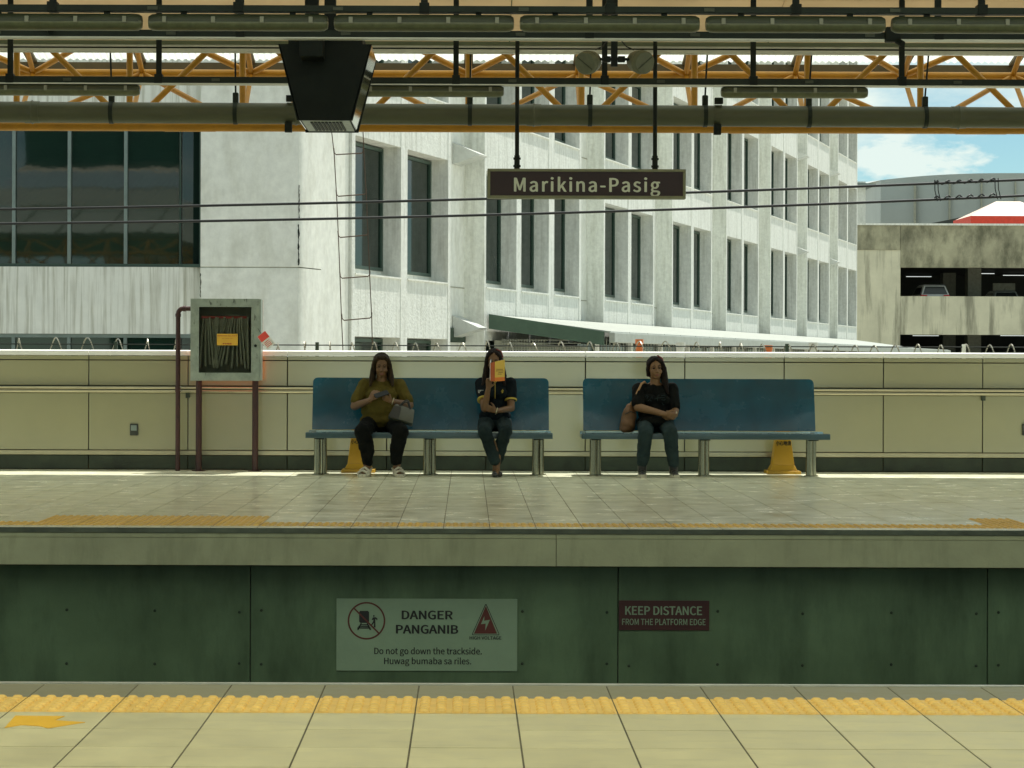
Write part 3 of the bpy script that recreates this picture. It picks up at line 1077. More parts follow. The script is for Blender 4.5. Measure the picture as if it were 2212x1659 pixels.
for dx in (-0.12, 0.02):
    MB().box(cx + dx - 0.045, cx + dx + 0.045, 18.3, 18.42, zt + 0.08, soff(18.4) + 0.02).build('hanger', 'dark_steel', H)

# ---- loudspeakers ---------------------------------------------------------
c = P(1327, 70, 19.0)
zl = P(1327, 128, 19.0).z
LM = thing('speaker_mount', 'dark post and crossbar holding the two round loudspeakers', 'mount', (c.x, 19.0, zl - 0.06))
MB().box(c.x - 0.027, c.x + 0.027, 18.975, 19.025, zl - 0.06, soff(19) + 0.03).build('post', 'dark_steel', LM)
MB().tube([(c.x - 0.125, 19.0, zl), (c.x + 0.125, 19.0, zl)], 0.012, 10).build('crossbar', 'dark_steel', LM)
for s in (-1, 1):
    MB().box(c.x + s * 0.06 - 0.03, c.x + s * 0.06 + 0.03, 18.98, 19.02, zl - 0.025, zl + 0.025).build('clamp', 'dark_steel', LM, bevel=0.006)
    MB().tube([(c.x + s * 0.02, 18.99, zl + 0.25), (c.x + s * 0.03, 18.96, zl + 0.18), (c.x + s * 0.10, 18.96, zl + 0.10), (c.x + s * 0.16, 18.97, zl + 0.075)], 0.006, 6).build('cable', 'cable_black', LM, smooth=True)
for s, px, py in ((-1, 1270, 135), (1, 1385, 134)):
    q = P(px, py, 19.0)
    t = thing('loudspeaker', 'round grey drum loudspeaker on the roof post, aimed toward the ' + ('glazed facade' if s < 0 else 'parking garage'), 'loudspeaker', q)
    ax = Vector((s * 0.55, -1.0, -0.25)).normalized()
    MB().lathe([(0.03, 0.13), (0.075, 0.11), (0.092, 0.06), (0.096, 0.0), (0.096, -0.05), (0.088, -0.062), (0.02, -0.064)], q, -ax, 28).build('drum', 'speaker_grey', t, smooth=True)
    MB().lathe([(0.097, 0.004), (0.1005, 0.0), (0.1005, -0.012), (0.097, -0.016)], q, -ax, 28).build('rim', 'speaker_grey', t)
    u = ax.cross(Vector((0, 0, 1))).normalized()
    w = u.cross(ax)
    d = (u * s * -1 + w * 0.9).normalized()
    MB().tube([q + ax * 0.064 - d * 0.085, q + ax * 0.067, q + ax * 0.064 + d * 0.085], 0.004, 6).build('seam', 'lamp_body', t)
    MB().tube([q - Vector((s * 0.08, 0, 0)), (c.x + s * 0.125, 19.0, zl)], 0.011, 8).build('arm', 'dark_steel', t)

# ---- station name sign ----------------------------------------------------
GY = 21.3
a, b2 = P(1053, 366, GY), P(1480, 430, GY)
cxs, zc = (a.x + b2.x) / 2, (a.z + b2.z) / 2
sw, sh = (b2.x - a.x), 0.275
sg = thing('station_sign', 'dark maroon hanging station name sign reading Marikina-Pasig', 'sign', (cxs, GY, zc - sh / 2))
x0s, x1s, z0s, z1s = cxs - sw / 2, cxs + sw / 2, zc - sh / 2, zc + sh / 2
MB().box(x0s + 0.02, x1s - 0.02, GY - 0.06, GY + 0.06, z0s + 0.02, z1s - 0.02).build('face', 'station_face', sg)
fw = 0.026
MB().box(x0s, x1s, GY - 0.07, GY + 0.07, z1s - fw, z1s).build('frame_top', 'station_frame', sg, bevel=0.004)
MB().box(x0s, x1s, GY - 0.07, GY + 0.07, z0s, z0s + fw).build('frame_bottom', 'station_frame', sg, bevel=0.004)
MB().box(x0s, x0s + fw, GY - 0.068, GY + 0.068, z0s + fw, z1s - fw).build('frame_side', 'station_frame', sg, bevel=0.004)
MB().box(x1s - fw, x1s, GY - 0.068, GY + 0.068, z0s + fw, z1s - fw).build('frame_side', 'station_frame', sg, bevel=0.004)
tx0, tx1 = P(1111, 400, GY).x, P(1424, 400, GY).x
put('lettering', text_mesh('Marikina-Pasig', 0.185, (tx0 + tx1) / 2, P(1266, 415, GY).z, GY - 0.0615, bold=0.0045, width=tx1 - tx0, space=1.08, caph=29 * GY / F), 'station_text', sg)
for px in (1117, 1415):
    q = P(px, 300, GY)
    MB().tube([(q.x, GY, z1s - 0.005), (q.x, GY + 0.02, 4.3)], 0.020, 10).build('hanger', 'dark_steel', sg)
    for dz in (0.03, 0.10):
        MB().tube([(q.x - 0.034, GY, z1s + dz), (q.x + 0.034, GY, z1s + dz)], 0.011, 8).build('hanger_bolt', 'dark_steel', sg)
    MB().tube([(q.x, GY, z1s), (q.x, GY, z1s + 0.13)], 0.026, 10).build('hanger_sleeve', 'dark_steel', sg)

# unseen dark walls added behind the near platform, framing a bright opening for reflections
for (xa, xb, lab) in ((-14, -4.2, 'added unseen dark wall behind the near platform on the hose cabinet side'), (7.2, 14, 'added unseen dark wall behind the near platform on the parking garage side')):
    t = thing('added_flank_wall', lab, 'wall', ((xa + xb) / 2, -2.9, 0))
    MB().box(xa, xb, -3.2, -2.9, 0.0, 4.55).build('wall', 'garage_dark', t)
    MB().box(xa, xb, -2.899, -2.86, 0.0, 0.15).build('skirting', 'wall_dark', t)

# ================================================================== TRACKSIDE SIGNS
SYY = PY - 0.012
a, c = P(727, 1293, SYY), P(1117, 1450, SYY)
dg = thing('danger_sign', 'pale trackside danger sign with train and high voltage symbols', 'sign', ((a.x + c.x) / 2, SYY, c.z))
MB().box(a.x, c.x, SYY, PY - 0.001, c.z, a.z).build('plate', 'sign_white', dg, bevel=0.001)
K = SYY / F


def sp(zx, zy):
    """position on the danger sign from the enlarged view"""
    return P((1280 + zx / 2.6976) / 1.8228, (2320 + zy / 2.6976) / 1.8228, SYY)


TH = 0.002
yq0, yq1 = SYY - TH, SYY - 0.0003
ctr, rr = sp(440, 335), 200 / 2.6976 / 1.8228 * K
ring = MB()
N = 48
for (ro, ri) in ((rr, rr * 0.915),):
    vs, fs = [], []
    for k in range(N):
        t_ = 2 * math.pi * k / N
        for r_ in (ro, ri):
            for y_ in (yq0, yq1):
                vs.append((ctr.x + r_ * math.cos(t_), y_, ctr.z + r_ * math.sin(t_)))
    for k in range(N):
        a0, b0 = 4 * k, 4 * ((k + 1) % N)
        fs += [(a0, b0, b0 + 2, a0 + 2), (a0 + 1, a0 + 3, b0 + 3, b0 + 1), (a0, a0 + 1, b0 + 1, b0), (a0 + 2, b0 + 2, b0 + 3, a0 + 3)]
    ring.add(vs, fs)
d45 = Vector((1, 0, -1)).normalized()
n45 = Vector((1, 0, 1)).normalized()
hw = rr * 0.04
e0, e1 = ctr - d45 * rr * 0.94, ctr + d45 * rr * 0.94
ring.prism([((e0 - n45 * hw).x, (e0 - n45 * hw).z), ((e1 - n45 * hw).x, (e1 - n45 * hw).z), ((e1 + n45 * hw).x, (e1 + n45 * hw).z), ((e0 + n45 * hw).x, (e0 + n45 * hw).z)], yq0 - 0.0015, yq0 - 0.0002)
ring.build('prohibition_ring', 'ink_faded_red', dg)


def zpoly(pts):
    return [(sp(*p).x, sp(*p).z) for p in pts]


pic = MB()
pic.prism(zpoly([(372, 230), (455, 230), (468, 243), (468, 345), (452, 358), (375, 358), (362, 345), (362, 243)]), yq0, yq1)
for q in ([(378, 360), (392, 360), (355, 434), (340, 434)], [(440, 360), (454, 360), (490, 434), (474, 434)],
          [(372, 372), (458, 372), (462, 382), (368, 382)], [(358, 388), (470, 388), (474, 400), (352, 400)], [(345, 405), (482, 405), (486, 418), (340, 418)],
          [(507, 300), (535, 296), (556, 310), (556, 328), (546, 330), (543, 316), (534, 318), (534, 345), (536, 405), (518, 405), (520, 356), (500, 382), (490, 376), (512, 340), (514, 322), (498, 330), (496, 322)]):
    pic.prism(zpoly(q), yq0, yq1)
hd = sp(518, 284)
pic.lathe([(0.0062, 0), (0.0062, TH - 0.0003)], (hd.x, yq0, hd.z), (0, 1, 0), 14)
pic.build('train_pictogram', 'ink_black', dg)
tri = MB().prism(zpoly([(1708, 178), (1826, 472), (1582, 472)]), yq0, yq1)
tri.build('warning_triangle', 'ink_faded_red', dg)
tb_ = MB()
outer = zpoly([(1708, 158), (1716, 162), (1852, 478), (1845, 488), (1566, 488), (1560, 478), (1700, 162)])
inner = zpoly([(1708, 170), (1712, 172), (1845, 476), (1841, 482), (1571, 482), (1567, 476), (1704, 172)])
n = len(outer)
vs = [(p[0], yq0, p[1]) for p in outer] + [(p[0], yq0, p[1]) for p in inner] + [(p[0], yq1, p[1]) for p in outer] + [(p[0], yq1, p[1]) for p in inner]
fs = []
for i in range(n):
    j = (i + 1) % n
    fs += [(i, j, n + j, n + i), (i, i + 2 * n, j + 2 * n, j), (n + i, n + j, 3 * n + j, 3 * n + i)]
tb_.add(vs, fs).build('triangle_outline', 'ink_black', dg)
MB().prism(zpoly([(1692, 285), (1656, 372), (1706, 364), (1700, 442), (1750, 325), (1690, 335)]), yq0 - 0.0015, yq0 - 0.0002).build('lightning_bolt', 'sign_white', dg)


def zt_(body, zx0, zx1, zbase, zh, bold):
    q0, q1, qb = sp(zx0, zbase), sp(zx1, zbase), sp((zx0 + zx1) / 2, zbase)
    caph = zh / 2.6976 / 1.8228 * K
    return text_mesh(body, caph / 0.715, (q0.x + q1.x) / 2, qb.z, SYY - 0.0014, bold=bold, width=q1.x - q0.x, thick=0.0016, caph=caph)


for nm_, args in (('heading', ('DANGER', 818, 1352, 318, 88, 0.0034)), ('heading', ('PANGANIB', 757, 1410, 470, 88, 0.0034)),
                  ('caption', ('HIGH VOLTAGE', 1536, 1872, 534, 34, 0.0006)),
                  ('text_line', ('Do not go down the trackside.', 524, 1664, 690, 66, 0.0008)),
                  ('text_line', ('Huwag bumaba sa riles.', 628, 1552, 796, 66, 0.0008))):
    put(nm_, zt_(*args), 'ink_black', dg)

a, c = P(1337, 1297, SYY), P(1532, 1362, SYY)
kd = thing('distance_sign', 'small maroon trackside sign reading keep distance from the platform edge', 'sign', ((a.x + c.x) / 2, SYY, c.z))
MB().box(a.x, c.x, SYY, PY - 0.001, c.z, a.z).build('plate', 'sign_maroon', kd, bevel=0.001)
def kt(body, px0, px1, pyb, ph, bold):
    q0, q1 = P(px0, pyb, SYY), P(px1, pyb, SYY)
    return text_mesh(body, ph * K / 0.715, (q0.x + q1.x) / 2, (q0.z + q1.z) / 2, SYY - 0.0014, bold=bold, width=q1.x - q0.x, thick=0.0016, caph=ph * K)
put('heading', kt('KEEP DISTANCE', 1351, 1516, 1328, 18, 0.0022), 'sign_white', kd)
put('text_line', kt('FROM THE PLATFORM EDGE', 1344, 1524, 1350, 13, 0.0006), 'sign_white', kd)

# ================================================================== HOSE CABINET
CY = 24.93
a, c = P(413, 646, CY), P(563, 822, CY)
cab = thing('hose_cabinet', 'fire hose cabinet with aluminium glazed door on two dark red legs', 'cabinet', ((a.x + c.x) / 2, CY, 0))
X0, X1, Z0, Z1 = a.x, c.x, c.z, a.z
D0, D1 = CY, CY + 0.26
MB().box(X0, X1, D1 - 0.012, D1, Z0, Z1).build('back', 'red_cabinet', cab)
for nme, bx in (('left_side', (X0, X0 + 0.012, D0, D1 - 0.012, Z0, Z1)), ('side', (X1 - 0.012, X1, D0, D1 - 0.012, Z0, Z1)),
                ('top', (X0 + 0.012, X1 - 0.012, D0, D1 - 0.012, Z1 - 0.012, Z1)), ('bottom', (X0 + 0.012, X1 - 0.012, D0, D1 - 0.012, Z0, Z0 + 0.012))):
    MB().box(*bx).build('side' if 'side' in nme else nme, 'aluminium' if 'side' in nme else 'red_cabinet', cab)
MB().box(X0 + 0.013, X1 - 0.013, D1 - 0.02, D1 - 0.013, Z0 + 0.013, Z1 - 0.013).build('lining', 'cabinet_inside', cab)
door = MB().box(X0 - 0.004, X1 - 0.012, D0 - 0.024, D0 - 0.001, Z1 - 0.085, Z1 + 0.004)
fwd = 0.088
for bx in ((X0 - 0.004, X0 + fwd, D0 - 0.024, D0 - 0.001, Z0 - 0.004, Z1 - 0.0852), (X1 - fwd - 0.012, X1 - 0.012, D0 - 0.024, D0 - 0.001, Z0 - 0.004, Z1 - 0.0852),
           (X0 + fwd + 0.0002, X1 - fwd - 0.0122, D0 - 0.024, D0 - 0.001, Z0 - 0.004, Z0 + 0.083)):
    door.box(*bx)
door = door.build('door_frame', 'aluminium', cab)
b = MB()
i0, i1, j0, j1 = X0 + fwd, X1 - fwd - 0.012, Z0 + 0.083, Z1 - 0.085
for bx in ((i0 - 0.014, i1 + 0.014, j1 - 0.001, j1 + 0.013), (i0 - 0.014, i1 + 0.014, j0 - 0.013, j0 + 0.001), (i0 - 0.013, i0 + 0.001, j0 + 0.001, j1 - 0.001), (i1 - 0.001, i1 + 0.013, j0 + 0.001, j1 - 0.001)):
    b.box(bx[0], bx[1], D0 - 0.032, D0 - 0.0245, bx[2], bx[3])
b.build('door_bead', 'aluminium', door)
MB().box(i0, i1, D0 - 0.014, D0 - 0.010, j0, j1).build('door_glass', 'pane_clear', door)
q = P(549, 747, CY)
MB().lathe([(0.016, 0), (0.016, -0.006), (0.008, -0.010)], (X1 - 0.055, D0 - 0.0245, q.z), (0, 1, 0), 14).build('lock', 'dark_steel', door)
# hose rack inside
MB().box(i0 + 0.02, i1 - 0.06, D0 + 0.06, D0 + 0.11, j1 - 0.125, j1 - 0.10).build('rack_bar', 'ink_red', cab)
for k in range(22):
    x = i0 + 0.04 + k * (i1 - i0 - 0.09) / 21
    lean = 0.045 * math.sin(k * 0.42) - 0.02
    yy = D0 + 0.05 + 0.03 * math.sin(k * 1.7)
    pts = [(x, yy + 0.03, j1 - 0.11), (x + lean * 0.3, yy, j1 - 0.2), (x + lean * 1.4, yy, j0 + 0.22), (x + lean * 2, yy + 0.01, j0 + 0.05 + 0.02 * (k % 3))]
    vs = MB()
    for (pa, pb) in zip(pts[:-1], pts[1:]):
        pa, pb = Vector(pa), Vector(pb)
        vs.hexa([pa + Vector((-0.010, 0, 0)), pa + Vector((0.010, 0, 0)), pa + Vector((0.010, 0.07, 0)), pa + Vector((-0.010, 0.07, 0))],
                [pb + Vector((-0.010, 0, 0)), pb + Vector((0.010, 0, 0)), pb + Vector((0.010, 0.07, 0)), pb + Vector((-0.010, 0.07, 0))])
    vs.build('hose_fold', 'hose', cab)
a1, a2 = P(469, 724, CY), P(508, 742, CY)
stk = MB().box(a1.x, a2.x + 0.03, D0 - 0.0165, D0 - 0.0142, a2.z - 0.02, a1.z + 0.015).build('notice', 'sticker_yellow', cab)
MB().box(a1.x, a2.x + 0.03, D0 - 0.0178, D0 - 0.0167, a1.z - 0.012, a1.z + 0.0149).build('notice_band', 'sticker_yellow', stk)
ncx, nw = (a1.x + a2.x + 0.03) / 2, a2.x + 0.03 - a1.x
joined('notice_lettering', [text_mesh('BREAK GLASS', 0.034, ncx, a1.z - 0.012, D0 - 0.0185, 0.0006, nw * 0.93, thick=0.001),
                            text_mesh('IN CASE OF', 0.022, ncx, a1.z - 0.04, D0 - 0.0172, 0.0004, nw * 0.5, thick=0.001),
                            text_mesh('FIRE', 0.052, ncx, a2.z - 0.010, D0 - 0.0172, 0.002, nw * 0.42, thick=0.001)], 'ink_red', stk)
for px in (426.5, 549):
    x = P(px, 900, CY).x
    MB().tube([(x, CY + 0.13, 0), (x, CY + 0.13, Z0)], 0.034, 16).build('leg', 'red_pipe', cab, smooth=True)
    MB().lathe([(0.075, 0), (0.075, 0.008), (0.04, 0.012)], (x, CY + 0.13, 0), (0, 0, 1), 16).build('foot_plate', 'red_pipe', cab)
# tag hanging off the door edge
q = P(575, 735, CY - 0.03)
tg = thing('inspection_tag', 'red and white paper inspection tag hanging from the cabinet door edge', 'tag', q)
rot = Matrix.Rotation(R(-38), 3, 'Y')
tv = lambda x, z, y: tuple(rot @ Vector((x, 0, z)) + q + Vector((0, y, 0)))
MB().hexa([tv(-0.055, -0.09, 0), tv(0.055, -0.09, 0), tv(0.055, -0.09, 0.002), tv(-0.055, -0.09, 0.002)],
          [tv(-0.055, 0.09, 0), tv(0.055, 0.09, 0), tv(0.055, 0.09, 0.002), tv(-0.055, 0.09, 0.002)]).build('card', 'paper_white', tg)
MB().hexa([tv(-0.053, 0.01, -0.001), tv(0.053, 0.01, -0.001), tv(0.053, 0.01, -0.0002), tv(-0.053, 0.01, -0.0002)],
          [tv(-0.053, 0.088, -0.001), tv(0.053, 0.088, -0.001), tv(0.053, 0.088, -0.0002), tv(-0.053, 0.088, -0.0002)]).build('red_half', 'tag_red', tg)
tl = MB()
for k in range(4):
    z = -0.012 - 0.018 * k
    tl.hexa([tv(-0.043, z - 0.004, -0.001), tv(0.03, z - 0.004, -0.001), tv(0.03, z - 0.004, -0.0002), tv(-0.043, z - 0.004, -0.0002)],
            [tv(-0.043, z + 0.003, -0.001), tv(0.03, z + 0.003, -0.001), tv(0.03, z + 0.003, -0.0002), tv(-0.043, z + 0.003, -0.0002)])
tl.build('print_lines', 'tag_red', tg)
MB().tube([tv(0, 0.085, 0), (X1 - 0.03, CY - 0.028, q.z + 0.13)], 0.002, 5).build('string', 'cable_black', tg)
# standpipe
xp = P(381, 850, CY).x
zp = P(381, 666, CY).z
sp_ = thing('standpipe', 'dark red water pipe rising from the floor and bending into the cabinet', 'pipe', (xp, CY + 0.13, 0))
pts = [(xp, CY + 0.13, 0), (xp, CY + 0.13, zp - 0.06)]
for k in range(1, 6):
    t_ = R(90 * k / 6)
    pts.append((xp + 0.06 * (1 - math.cos(t_)), CY + 0.13, zp - 0.06 + 0.06 * math.sin(t_)))
pts += [(xp + 0.06, CY + 0.13, zp), (X0 - 0.001, CY + 0.13, zp)]
MB().tube(pts, 0.026, 16).build('pipe_run', 'red_pipe', sp_, smooth=True)
for (p0, p1) in (((xp, CY + 0.13, zp - 0.09), (xp, CY + 0.13, zp - 0.055)), ((xp + 0.055, CY + 0.13, zp), (xp + 0.085, CY + 0.13, zp))):
    MB().tube([p0, p1], 0.032, 16).build('elbow_collar', 'red_pipe', sp_, smooth=True)
zc_ = P(381, 840, CY).z
cl = MB().tube([(xp, CY + 0.13, zc_ - 0.035), (xp, CY + 0.13, zc_ + 0.035)], 0.031, 16).build('union', 'red_pipe', sp_, smooth=True)
for dz in (-0.02, 0.02):
    MB().tube([(xp + 0.028, CY + 0.10, zc_ + dz), (xp + 0.05, CY + 0.10, zc_ + dz)], 0.006, 6).build('union_bolt', 'clip_metal', cl)

# ================================================================== BENCHES
def bench(label, px0, px1, legs):
    Yb = 24.4
    xa, xb = P(px0, 937, 24.15).x, P(px1, 937, 24.15).x
    t = thing('bench', label, 'bench', ((xa + xb) / 2, Yb, 0), 'blue platform benches')
    # seat: profile in yz
    prof = [(24.13, 0.405), (24.13, 0.452), (24.16, 0.462), (24.30, 0.452), (24.45, 0.446), (24.56, 0.452), (24.62, 0.47), (24.63, 0.43), (24.60, 0.405)]
    MB().prism(prof, xa, xb, 'yz').build('seat', 'bench_blue', t, bevel=0.006, smooth=True)
    MB().box(xa - 0.004, xb + 0.004, 24.116, 24.129, 0.398, 0.458).build('seat_edge', 'bench_edge', t, bevel=0.005, smooth=True)
    # backrest: curved shell
    nx, nz = 40, 14
    ba, bb = xa + 0.035, xb - (0.02 if px0 < 1000 else 0.085)
    vs, fs = [], []
    zl0, zl1, rc = 0.475, 1.03, 0.05
    zs = [0.0, 0.08, 0.16, 0.25, 0.35, 0.45, 0.55, 0.65, 0.75, 0.84, 0.905, 0.93, 0.95, 0.968, 0.982, 0.992, 1.0]
    nz = len(zs) - 1
    for j in range(nz + 1):
        v = zs[j]
        z = zl0 + (zl1 - zl0) * v
        ins = 0.0
        if z > zl1 - rc:
            ins = rc - math.sqrt(max(0, rc * rc - (z - zl1 + rc) ** 2))
        for i in range(nx + 1):
            u = i / nx
            x = ba + ins + (bb - ba - 2 * ins) * u
            y = 24.60 + 0.15 * v - 0.03 * math.sin(math.pi * v) * 1.0
            y += 0.02 * math.sin(math.pi * v) * (1 - (2 * u - 1) ** 8) - 0.012 * (1 - v) ** 2
            vs.append((x, y, z))
    st = nx + 1
    for j in range(nz):
        for i in range(nx):
            fs.append((j * st + i, j * st + i + 1, (j + 1) * st + i + 1, (j + 1) * st + i))
    me = bpy.data.meshes.new('backrest')
    me.from_pydata(vs, [], fs)
    bm = bmesh.new()
    bm.from_mesh(me)
    bmesh.ops.recalc_face_normals(bm, faces=bm.faces)
    bmesh.ops.solidify(bm, geom=bm.faces[:], thickness=0.018)
    bmesh.ops.recalc_face_normals(bm, faces=bm.faces)
    bm.to_mesh(me)
    bm.free()
    for p in me.polygons:
        p.use_smooth = True
    me.set_sharp_from_angle(angle=R(50))
    back = put('backrest', me, 'bench_blue', t)
    MB().prism([(24.655, 0.50), (24.80, 0.50), (24.81, 1.0), (24.785, 1.0)], ba + 0.03, bb - 0.03, 'yz').build('bounce_shell', 'bench_bounce', t, bevel=0.004)  # unseen pale shell added to bounce sunlight onto the parapet
    for px in legs:
        x = P(px, 985, Yb).x
        for dx, yy in ((-0.028, 24.34), (0.03, 24.47)):
            lg = MB().tube([(x + dx, yy, 0.0), (x + dx, yy, 0.41)], 0.037, 16).build('leg', 'stainless', t, smooth=True)
            MB().lathe([(0.06, 0.0), (0.06, 0.008), (0.04, 0.012)], (x + dx, yy, 0), (0, 0, 1), 16).build('leg_flange', 'stainless', lg)
        MB().box(x - 0.05, x + 0.05, 24.2, 24.58, 0.385, 0.404).build('leg_bracket', 'dark_steel', t)
    return t


bench('long blue moulded bench seating two women, beside the hose cabinet', 661, 1193, (692, 928, 1162))
bench('long blue moulded bench seating one woman with a brown bag', 1257, 1792, (1286, 1520, 1752))

# ================================================================== CAUTION CONES
def cone(label, px, Yc):
    x = P(px, 1020, Yc).x
    t = thing('caution_cone', label, 'caution sign', (x, Yc, 0), 'yellow caution cones')
    def ring(hx, hy, z):
        return [(x - hx, Yc - hy, z), (x + hx, Yc - hy, z), (x + hx, Yc + hy, z), (x - hx, Yc + hy, z)]
    b = MB().hexa(ring(0.185, 0.17, 0.0), ring(0.18, 0.165, 0.035))
    b.build('base', 'cone_yellow', t, bevel=0.008)
    body = MB().hexa(ring(0.150, 0.135, 0.034), ring(0.118, 0.105, 0.10)).hexa(ring(0.118, 0.105, 0.0995), ring(0.055, 0.045, 0.62))
    body.build('body', 'cone_yellow', t, bevel=0.006)
    MB().hexa(ring(0.042, 0.034, 0.619), ring(0.03, 0.022, 0.66)).build('handle', 'cone_yellow', t, bevel=0.006)
    for s in (-1, 1):
        MB().box(x + s * 0.15 - 0.03, x + s * 0.15 + 0.03, Yc - 0.172, Yc - 0.10, -0.0, 0.02).build('foot', 'cone_yellow', t, bevel=0.004)
    # lettering on the sloping front face
    me = text_mesh('小心地滑', 0.062, x, 0.315, 0, 0.0014, 0.165, thick=0.002, caph=0.040)
    for v in me.vertices:
        f = (v.co.z - 0.0995) / (0.62 - 0.0995)
        v.co.y += Yc - (0.105 + (0.045 - 0.105) * f) - 0.0012
    put('lettering', me, 'ink_black', t)
    return t


cone('yellow caution cone partly hidden behind the legs of the woman in olive', 775, 24.95)
cone('yellow caution cone standing in clear view under the bench with one woman', 1690, 24.95)

# ================================================================== OVERHEAD CABLES
for (pa, pm, pb, lab) in (((-200, 455), (1106, 428), (2400, 380), 'black overhead cable, the upper of the pair behind the station sign'),
                          ((-200, 485), (1106, 463), (2400, 414), 'black overhead cable, the lower of the pair behind the station sign')):
    Y = 30.0
    A, Mm, B = P(*pa, Y), P(*pm, Y), P(*pb, Y)
    pts = []
    for k in range(25):
        t_ = k / 24
        pts.append(A * (2 * (t_ - 0.5) * (t_ - 1)) + Mm * (4 * t_ * (1 - t_)) + B * (2 * t_ * (t_ - 0.5)))
    o = MB().tube(pts, 0.017, 8).build('overhead_cable', 'cable_black', None, smooth=True)
    tag(o, lab, 'cable')
tw = thing('cable_tie', 'black wire loops tying the pair of overhead cables together', 'cable tie', P(2080, 415, 30))
for px in (2018, 2148):
    for dx in (0, 7):
        q0, q1 = P(px + dx, 394 - (px - 2018) * 0.03, 30), P(px + 6 + dx, 430 - (px - 2018) * 0.03, 30)
        MB().tube([q0 + Vector((0, -0.03, 0.03)), q0 * 0.5 + q1 * 0.5 + Vector((-0.015, -0.03, 0)), q1 + Vector((0, -0.03, -0.03))], 0.007, 5).build('loop', 'cable_black', tw, smooth=True)
for yy in (395, 428):
    pts = []
    for k in range(40):
        px = 2018 + 135 * k / 39
        q = P(px, yy - (px - 2018) * 0.045, 30)
        pts.append(q + Vector((0, -0.026 * math.cos(k * 0.9), 0.024 * math.sin(k * 0.9))))
    MB().tube(pts, 0.011, 6).build('wrapping', 'cable_black', tw, smooth=True)

# ================================================================== RAZOR WIRE
RY = 26.05
rw = thing('razor_wire', 'coiled razor wire stretched along the top of the parapet wall', 'razor wire', (0, RY, 1.32))
rng = random.Random(5)
x = -7.0
pts = []
k = 0
zc0 = 1.365
while x < 8.0:
    a_ = k * 0.42 + 2.2 * noise.noise(Vector((x * 1.3, 7.7, 0)))
    loop = 0.5 + 0.5 * noise.noise(Vector((x * 0.35, 3.1, 0)))
    rad = 0.075 + 0.10 * loop + 0.03 * noise.noise(Vector((x * 2.1, 1.2, 4)))
    pts.append((x + rad * (0.2 + 0.7 * noise.noise(Vector((x * 0.8, 2, 9)))) * math.cos(a_), RY + rad * 0.6 * math.cos(a_), zc0 - 0.05 + rad * math.sin(a_)))
    x += 0.010 + 0.018 * loop
    k += 1
MB().tube(pts, 0.004, 4).build('coil', 'razor', rw)
bl = MB()
for i in range(0, len(pts) - 1, 1):
    p = Vector(pts[i]); q = Vector(pts[i + 1])
    for f in (0.25, 0.75):
        m_ = p.lerp(q, f)
        d = (q - p).normalized()
        up = d.cross(Vector((0, 1, 0))).normalized()
        bl.hexa([m_ - d * 0.009 - up * 0.008, m_ + d * 0.009 - up * 0.007, m_ + d * 0.009 - up * 0.007 + Vector((0, 0.003, 0)), m_ - d * 0.009 - up * 0.008 + Vector((0, 0.003, 0))],
                [m_ - d * 0.010 + up * 0.007, m_ + d * 0.014 + up * 0.008, m_ + d * 0.014 + up * 0.008 + Vector((0, 0.003, 0)), m_ - d * 0.010 + up * 0.007 + Vector((0, 0.003, 0))])
o = bl.build('barbs', 'razor', rw)
tag(o, kind='stuff')
MB().tube([(-14, RY, 1.405), (0, RY, 1.395), (14, RY, 1.405)], 0.007, 5).build('tension_wire', 'dark_steel', rw)
for px in (685, 1281, 1150 - 900, 1700, 2082):
    q = P(px, 750, RY)
    MB().box(q.x - 0.02, q.x + 0.02, RY - 0.02, RY + 0.02, 1.0, 1.43).build('post', 'base_green' if px != 2082 else 'facade_smooth', rw, bevel=0.003)
pb = thing('parapet_ledge', 'narrow concrete ledge behind the parapet wall carrying the razor wire', 'ledge', (0, RY, 0.8))
MB().box(-16, 16, WY + 0.25, RY + 0.2, 0.7, 1.0).build('slab', 'wall_dim', pb)
for px, py, m_, lab in ((1381, 735, 'orange_pipe', 'taller orange pipe stub behind the wall in front of the lean-to'), (1660, 748, 'orange_pipe', 'short orange pipe stub behind the wall near the facade end'),
                        (1470, 742, 'facade_smooth', 'pale pipe stub behind the wall beside the taller orange stub'), (1757, 742, 'facade_smooth', 'pale pipe stub behind the wall near the parking garage')):
    q = P(px, py, 27.6)
    t = thing('pipe_stub', lab, 'pipe', (q.x, 27.6, -8))
    MB().tube([(q.x, 27.6, -8), (q.x, 27.6, q.z)], 0.042 if m_ == 'orange_pipe' else 0.05, 12).build('tube', m_, t, smooth=True)
    MB().tube([(q.x, 27.6, q.z - 0.05), (q.x, 27.6, q.z + 0.012)], 0.05 if m_ == 'orange_pipe' else 0.058, 12).build('collar', m_, t, smooth=True)

# ================================================================== WHITE OFFICE BUILDING
FY = 43.0
UX, UY = 0.3057, 0.9521                         # along the long facade
KX = UX / UY
FX0 = (655 - 1010) * FY / F                     # corner of the long facade
office = thing('office_building', 'large weathered white office building with deep window fins and a glazed block', 'building', (FX0, FY, -8))
TOP = 19.6
S0 = 2.975                                       # sill of the main storey
ST = 4.03
WH = 2.765                                       # window height


def fp(Yv, w, z):
    """point on the long facade: Yv = distance along (as world Y on the front plane), w = out of the wall"""
    X = FX0 + KX * (Yv - FY)
    return Vector((X + UY * w, Yv - UX * w, z))


def fbox(mb, Ya, Yb, w0, w1, z0, z1):
    return mb.hexa([fp(Ya, w0, z0), fp(Yb, w0, z0), fp(Yb, w1, z0), fp(Ya, w1, z0)],
                   [fp(Ya, w0, z1), fp(Yb, w0, z1), fp(Yb, w1, z1), fp(Ya, w1, z1)])


